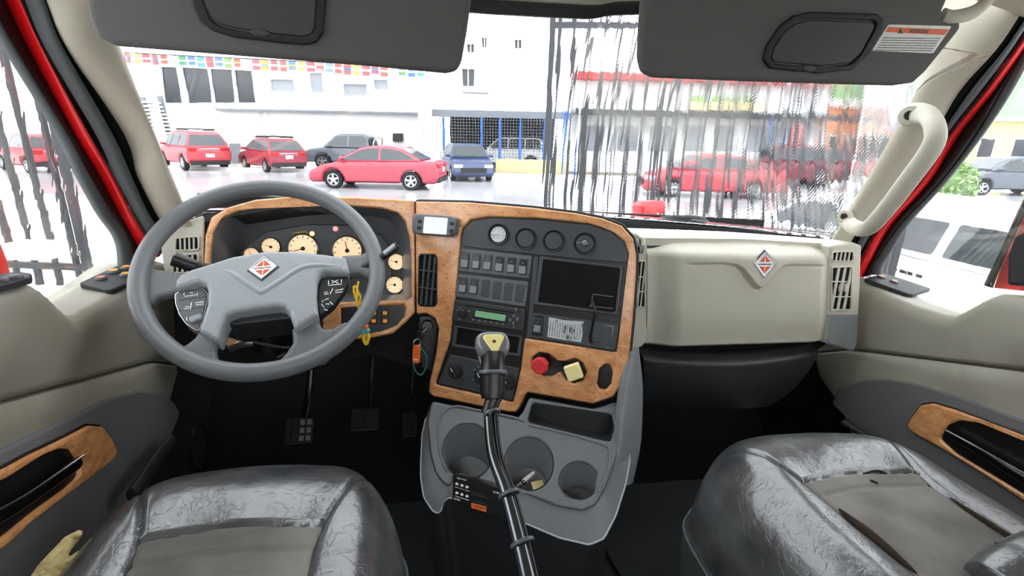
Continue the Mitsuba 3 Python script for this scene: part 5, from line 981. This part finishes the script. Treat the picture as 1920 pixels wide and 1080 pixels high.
# ---- steel fences
def fence(lab, a, b, z0, z1, ztop, n, post, zr=(), hw=.0135):
    t = thing('steel_fence', lab, 'fence'); a, b = np.array(a, float), np.array(b, float); d = (b - a)/np.linalg.norm(b - a); nn = np.array([-d[1], d[0], 0.])
    for i in range(n):
        p_ = a + (b - a)*(i + .5)/n; oadd(t + '__bar', obox([p_[0], p_[1], (z0 + ztop)/2], d*hw, nn*hw, [0, 0, (ztop - z0)/2]), 'fence_steel', False)
    for z in (z1, *zr): oadd(t + '__rail', obox([*((a + b)/2)[:2], z], (b - a)/2, nn*.012, [0, 0, .02]), 'fence_steel', False)
    for p_ in post: oadd(t + '__post', obox([a[0] + (b - a)[0]*p_, a[1] + (b - a)[1]*p_, (0 + ztop)/2], d*hw*1.5, nn*hw*1.5, [0, 0, ztop/2 + .02]), 'fence_steel', False)
    return t
pa = o_y(1030, 200, 4.2); dq = math.radians(-5)
fence('tall black steel bar fence in front of the truck, seen through streaming rain', [pa[0], pa[1], 0], [pa[0] + 2.8*math.cos(dq), pa[1] + 2.8*math.sin(dq), 0], .12, 2.73, 2.95, 25, (0.0, 1.0), (.35,))
pb = o_y(152, 450, 2.9); zr = o_y(120, 500, 2.9)[2]
fence('tall black steel bar fence outside the left door window', [pb[0] - 4.2, pb[1] + .25, 0], [pb[0], pb[1], 0], zr - .12, zr + 2.0, zr + 2.3, 32, (1.0, .5), (zr,), .012)
t = thing('low_wall', 'low white concrete wall under the left fence', 'wall'); oput(t, wbox(pb[0] - 6, pb[0] + .4, pb[1] + .1, pb[1] + .4, 0, zr - .3), 'white_wall', False)
t = thing('concrete_block', 'pale concrete block on the low wall outside the left door window', 'block'); q = o_y(66, 468, 2.7); oput(t, rbox(Pl(q, [.1, -1, .0]), rect(.24, .085, .01), -.08, .08, .01), 'pale_wall')
# ---- cars
CAR = {
 'sedan': dict(L=4.5, W=1.76, r=.315, wx=(.95, 3.62), low=[(.12, .24), (0, .45), (.02, .78), (.12, .98), (.75, 1.0), (3.35, .94), (4.0, .80), (4.38, .62), (4.5, .42), (4.44, .22)], top=[(.45, .96), (1.25, 1.36), (1.6, 1.44), (2.35, 1.45), (2.7, 1.38), (3.62, .90)], cut=(2.0,), glass=(.98, 1.38)),
 'hatch': dict(L=4.1, W=1.72, r=.30, wx=(.72, 3.3), low=[(.1, .28), (0, .42), (.0, .90), (.1, .96), (3.0, .95), (3.7, .82), (4.02, .62), (4.1, .4), (4.05, .22)], top=[(.06, .92), (.42, 1.40), (.75, 1.49), (2.1, 1.49), (2.45, 1.42), (3.25, .92)], cut=(1.05, 1.95), glass=(.97, 1.42)),
 'suv': dict(L=4.6, W=1.86, r=.36, wx=(.85, 3.7), low=[(.1, .34), (0, .5), (.0, 1.04), (.1, 1.1), (3.35, 1.06), (4.2, .96), (4.52, .78), (4.6, .5), (4.55, .28)], top=[(.05, 1.05), (.28, 1.62), (.6, 1.74), (2.5, 1.75), (2.85, 1.68), (3.55, 1.04)], cut=(1.2, 2.2), glass=(1.1, 1.66)),
 'pickup': dict(L=5.3, W=1.86, r=.38, wx=(1.1, 4.3), low=[(.05, .45), (0, .6), (.0, 1.08), (.05, 1.12), (1.9, 1.10), (4.0, 1.10), (4.9, 1.0), (5.25, .85), (5.3, .55), (5.22, .34)], top=[(1.85, 1.06), (1.98, 1.62), (2.25, 1.76), (3.3, 1.76), (3.6, 1.68), (4.25, 1.08)], cut=(2.95,), glass=(1.14, 1.66)),
 'van': dict(L=4.5, W=1.75, r=.31, wx=(.8, 3.6), low=[(.1, .28), (0, .45), (.0, 1.02), (.06, 1.06), (3.5, 1.05), (4.1, .95), (4.42, .7), (4.5, .45), (4.45, .25)], top=[(.03, 1.02), (.15, 1.36), (.4, 1.44), (3.0, 1.44), (3.25, 1.39), (3.85, 1.02)], cut=(.62, 1.12, 1.62, 2.14, 2.66), glass=(1.09, 1.35))}
def car(lab, kind, paint, at, head, cat='car', rack=False, lettering=False, name='car', z0=0.0):
    c = CAR[kind]; t = thing(name, lab, cat); L, W, r = c['L'], c['W'], c['r']; ch, sh = math.cos(head), math.sin(head)
    def w(v): v = np.asarray(v, float); x, y = v[:, 0] - L/2, v[:, 1]; return np.stack([at[0] + x*ch - y*sh, at[1] + x*sh + y*ch, v[:, 2] + z0], 1)
    def put(nm, m, mt, sm=40, root=None): return oadd((root or t) + nm, (w(m[0]), m[1]), mt, sm)
    zb_ = c['low'][3][1]
    def hw(z): return np.where(z <= zb_, W/2*(1 - .10*((z - .68)/.6)**2), W/2*(.985 - .30*np.clip((z - zb_)/.62, 0, 1)))
    def prism(g, b):
        pg = clean(g.exterior, True); pg = resamp(np.vstack([pg, pg[:1]]), 90)[:-1]; nn = normals2(pg); ins = pg + nn*b; n = len(pg)
        lay = [np.c_[ins[:, 0], hw(ins[:, 1]), ins[:, 1]], np.c_[pg[:, 0], hw(pg[:, 1]) - b, pg[:, 1]]]; lay += [l*[1, -1, 1] for l in lay[::-1]]
        v, f = grid(np.stack(lay, 0), closed_v=True); tr = earcut.triangulate_float64(ins, np.array([n], np.uint32)).reshape(-1, 3).astype(int); return v, np.vstack([f, tr, tr[:, ::-1] + 3*n])
    g = rnd(Polygon(c['low']), .07)
    for x in c['wx']: g = g.difference(Point(x, r).buffer(r*1.16))
    g = max(getattr(g, 'geoms', [g]), key=lambda q: q.area)
    put('__body', prism(g, .06), paint, 40); gt = rnd(Polygon(c['top']), .05); put('__cabin', prism(gt, .05), paint, 40)
    wg = rnd(gt.buffer(-.075).intersection(sbox(0, c['glass'][0], L, c['glass'][1])), .03); xs = [0, *c['cut'], L]
    for i in range(len(xs) - 1):
        q = rnd(wg.intersection(sbox(xs[i] + .04, 0, xs[i + 1] - .04, 3)), .02)
        for s in (-1, 1):
            for pg in getattr(q, 'geoms', [q]):
                if pg.is_empty or pg.area < .01: continue
                rg = clean(pg.exterior, True); n = len(rg); lay = [np.c_[rg[:, 0], s*(hw(rg[:, 1]) - .03), rg[:, 1]], np.c_[rg[:, 0], s*(hw(rg[:, 1]) + .006), rg[:, 1]]]
                v, f = grid(np.stack(lay, 0), closed_v=True); tr = earcut.triangulate_float64(rg, np.array([n], np.uint32)).reshape(-1, 3).astype(int); put('__side_window', (v, np.vstack([f, tr + n])), 'car_glass', False)
    tp = c['top']
    for nm, (a, b_) in (('__rear_window', (tp[0], tp[1])), ('__windscreen', (tp[-1], tp[-2]))):
        a, b_ = np.array(a), np.array(b_); d = b_ - a; nn = np.array([-d[1], d[0]])/np.hypot(*d); nn = nn if (nn[0] < 0) == (nm == '__rear_window') else -nn; p0, p1 = a + d*.16 + nn*.012, a + d*.98 + nn*.012
        P = np.array([[[p0[0], s*(hw(p0[1]) - .10), p0[1]], [p1[0], s*(hw(p1[1]) - .08), p1[1]]] for s in np.linspace(-1, 1, 7)]); put(nm, shell(P, np.array([-nn[0]*.03, 0, -nn[1]*.03])), 'car_glass', False)
    for x in c['wx']:
        for s in (-1, 1):
            o = np.array([x, s*(W/2 - .20), r]); k = put('__wheel', lathe(o, [0, s, 0], [(r*.62, .02), (r*.9, 0), (r, .03), (r, .17), (r*.92, .2), (r*.66, .19), (r*.62, .15), (0, .12)], 26), 'tyre')
            put('__rim', lathe(o, [0, s, 0], [(r*.65, .16), (r*.65, .195), (r*.57, .195), (r*.55, .15)], 24), 'rim', 40, k)
            for j in range(5): an_ = j*2*math.pi/5 + .3; put('__rim_spoke', obox(o + [math.cos(an_)*r*.3, s*.165, math.sin(an_)*r*.3], [math.cos(an_)*r*.3, 0, math.sin(an_)*r*.3], [-math.sin(an_)*r*.12, 0, math.cos(an_)*r*.12], [0, .015, 0]), 'rim', False, k)
    zt_ = zb_ - .14
    for s in (-1, 1):
        put('__tail_lamp', obox([.03, s*W*.37, zt_], [.045, 0, 0], [0, W*.10, 0], [0, 0, .075]), 'tail_red'); fx_ = c['low'][-3]
        put('__head_lamp', obox([fx_[0] - .08, s*W*.36, fx_[1] + .02], [.10, 0, 0], [0, W*.10, 0], [0, 0, .06]), 'head_lamp')
        xm = c['top'][-1][0] - .35; k = put('__door_mirror', ball([xm, s*(W/2 + .07), zb_ + .06], [.07, .11, .07], 8), paint)
        for x in c['cut'][-1:]: put('__door_handle', obox([x + .35, s*(hw(np.array(zb_ - .12)) + .004), zb_ - .12], [.09, 0, 0], [0, .012, 0], [0, 0, .015]), paint)
    put('__rear_bumper', obox([.04, 0, .36], [.06, 0, 0], [0, W*.44, 0], [0, 0, .09]), 'car_trim'); put('__front_grille', obox([L - .02, 0, .48], [.03, 0, 0], [0, W*.30, 0], [0, 0, .10]), 'car_trim')
    put('__number_plate', obox([-.015, 0, .70], [.012, 0, 0], [0, .17, 0], [0, 0, .08]), 'white'); put('__tail_strip', obox([-.005, 0, zb_ - .1], [.02, 0, 0], [0, .40, 0], [0, 0, .02]), 'chrome')
    if rack:
        zt2 = max(q[1] for q in tp) + .06
        for s in (-1, 1): put('__roof_rail', tube([[.7, s*.56, zt2], [2.2, s*.56, zt2]], .025, 8), 'car_trim')
        for x in (.8, 1.5, 2.1): put('__roof_bar', tube([[x, -.6, zt2 + .04], [x, .6, zt2 + .04]], .022, 8), 'car_trim')
    if kind == 'pickup': put('__load_bed', obox([.95, 0, 1.12], [.82, 0, 0], [0, W*.40, 0], [0, 0, .02]), 'car_trim'); put('__sports_bar', tube(spline([[1.7, -.75, 1.1], [1.6, -.6, 1.55], [1.6, .6, 1.55], [1.7, .75, 1.1]]), .035, 8), 'rim')
    if lettering:
        for i, x in enumerate((1.70, 1.78, 1.84, 1.92, 2.30, 2.36, 2.43, 2.5)): put('__lettering', obox([x, hw(np.array(.98 - .07*(i < 4))) + .004, .98 - .07*(i < 4)], [.025, 0, 0], [0, .002, 0], [0, 0, .012]), 'car_trim', False)
    return t
A = math.radians
g0 = o_z(382, 318); car('red sport utility car parked nearest the outside stair', 'suv', 'car_red', [g0[0] - 1.1, g0[1] + 1.2], A(138), rack=True)
g0 = o_z(520, 322); car('dark red hatchback with a roof rack beside the red sport utility car', 'hatch', 'car_crimson', [g0[0] - .75, g0[1] + 1.2], A(136), rack=True)
car('grey pickup truck partly hidden behind the red sedan', 'pickup', 'car_grey', [o_y(676, 305, 27.4)[0], 27.4], A(178), 'pickup truck', name='pickup_truck')
q = (o_z(632, 353) + o_z(775, 357))/2; car('red sedan driving across in front of the white building', 'sedan', 'car_sedan', [q[0], q[1] + .8], A(177.5))
q = o_z(880, 339); car('dark blue hatchback parked facing the truck before the mesh fence', 'hatch', 'car_blue', [q[0] - .25, q[1] + 1.4], A(-76))
q = o_z(955, 296); car('white car inside the car port behind the wire mesh', 'suv', 'car_white', [o_y(955, 250, 31)[0], 31.0], A(170))
q = o_z(1335, 372); car('red sedan on the road behind the steel fence', 'sedan', 'car_red', [q[0], q[1] + .8], A(178))
q = o_z(1500, 352); car('dark maroon car right of the red sedan behind the fence', 'suv', 'car_maroon', [q[0], q[1] + 1.6], A(175))
q = o_z(1590, 345); car('small red hatchback at the far right behind the fence', 'hatch', 'car_crimson', [q[0] + .6, q[1] + 3.2], A(172))
q = o_z(60, 268); car('red hatchback seen through the upper left door window', 'hatch', 'car_red', [o_y(60, 250, 22)[0], 22.0], A(150))
q = o_z(1900, 330, .6); car('grey car beyond the bush in the right door window', 'hatch', 'car_grey', [o_y(1880, 330, 21)[0], 21.0], A(175))
# white vehicle standing beside the truck
wvh = A(WH); wr = np.array([math.sin(wvh), -math.cos(wvh)]); wo = np.array([3.39, 3.93]) + .80*wr + .63*np.array([math.cos(wvh), math.sin(wvh)]); car('white van with small lettering standing close by outside the right door window', 'van', 'car_white', [wo[0] + WX, wo[1] + WY], wvh, 'van', lettering=True, name='van')
# ---- what comes more than once
GROUPS = {'pedal': 'foot pedals', 'sun visor': 'sun visors above the windscreen', 'seat': 'cab seats', 'switch panel': 'switch rows in the centre stack', 'car': 'cars outside', 'fence': 'fences outside', 'post': 'posts before the shops', 'building': 'buildings outside', 'water': 'rain on the panes', 'lever': 'levers beside the seats'}
for k_, l_ in labels.items():
    if l_.get('category') in GROUPS: l_['group'] = GROUPS[l_['category']]
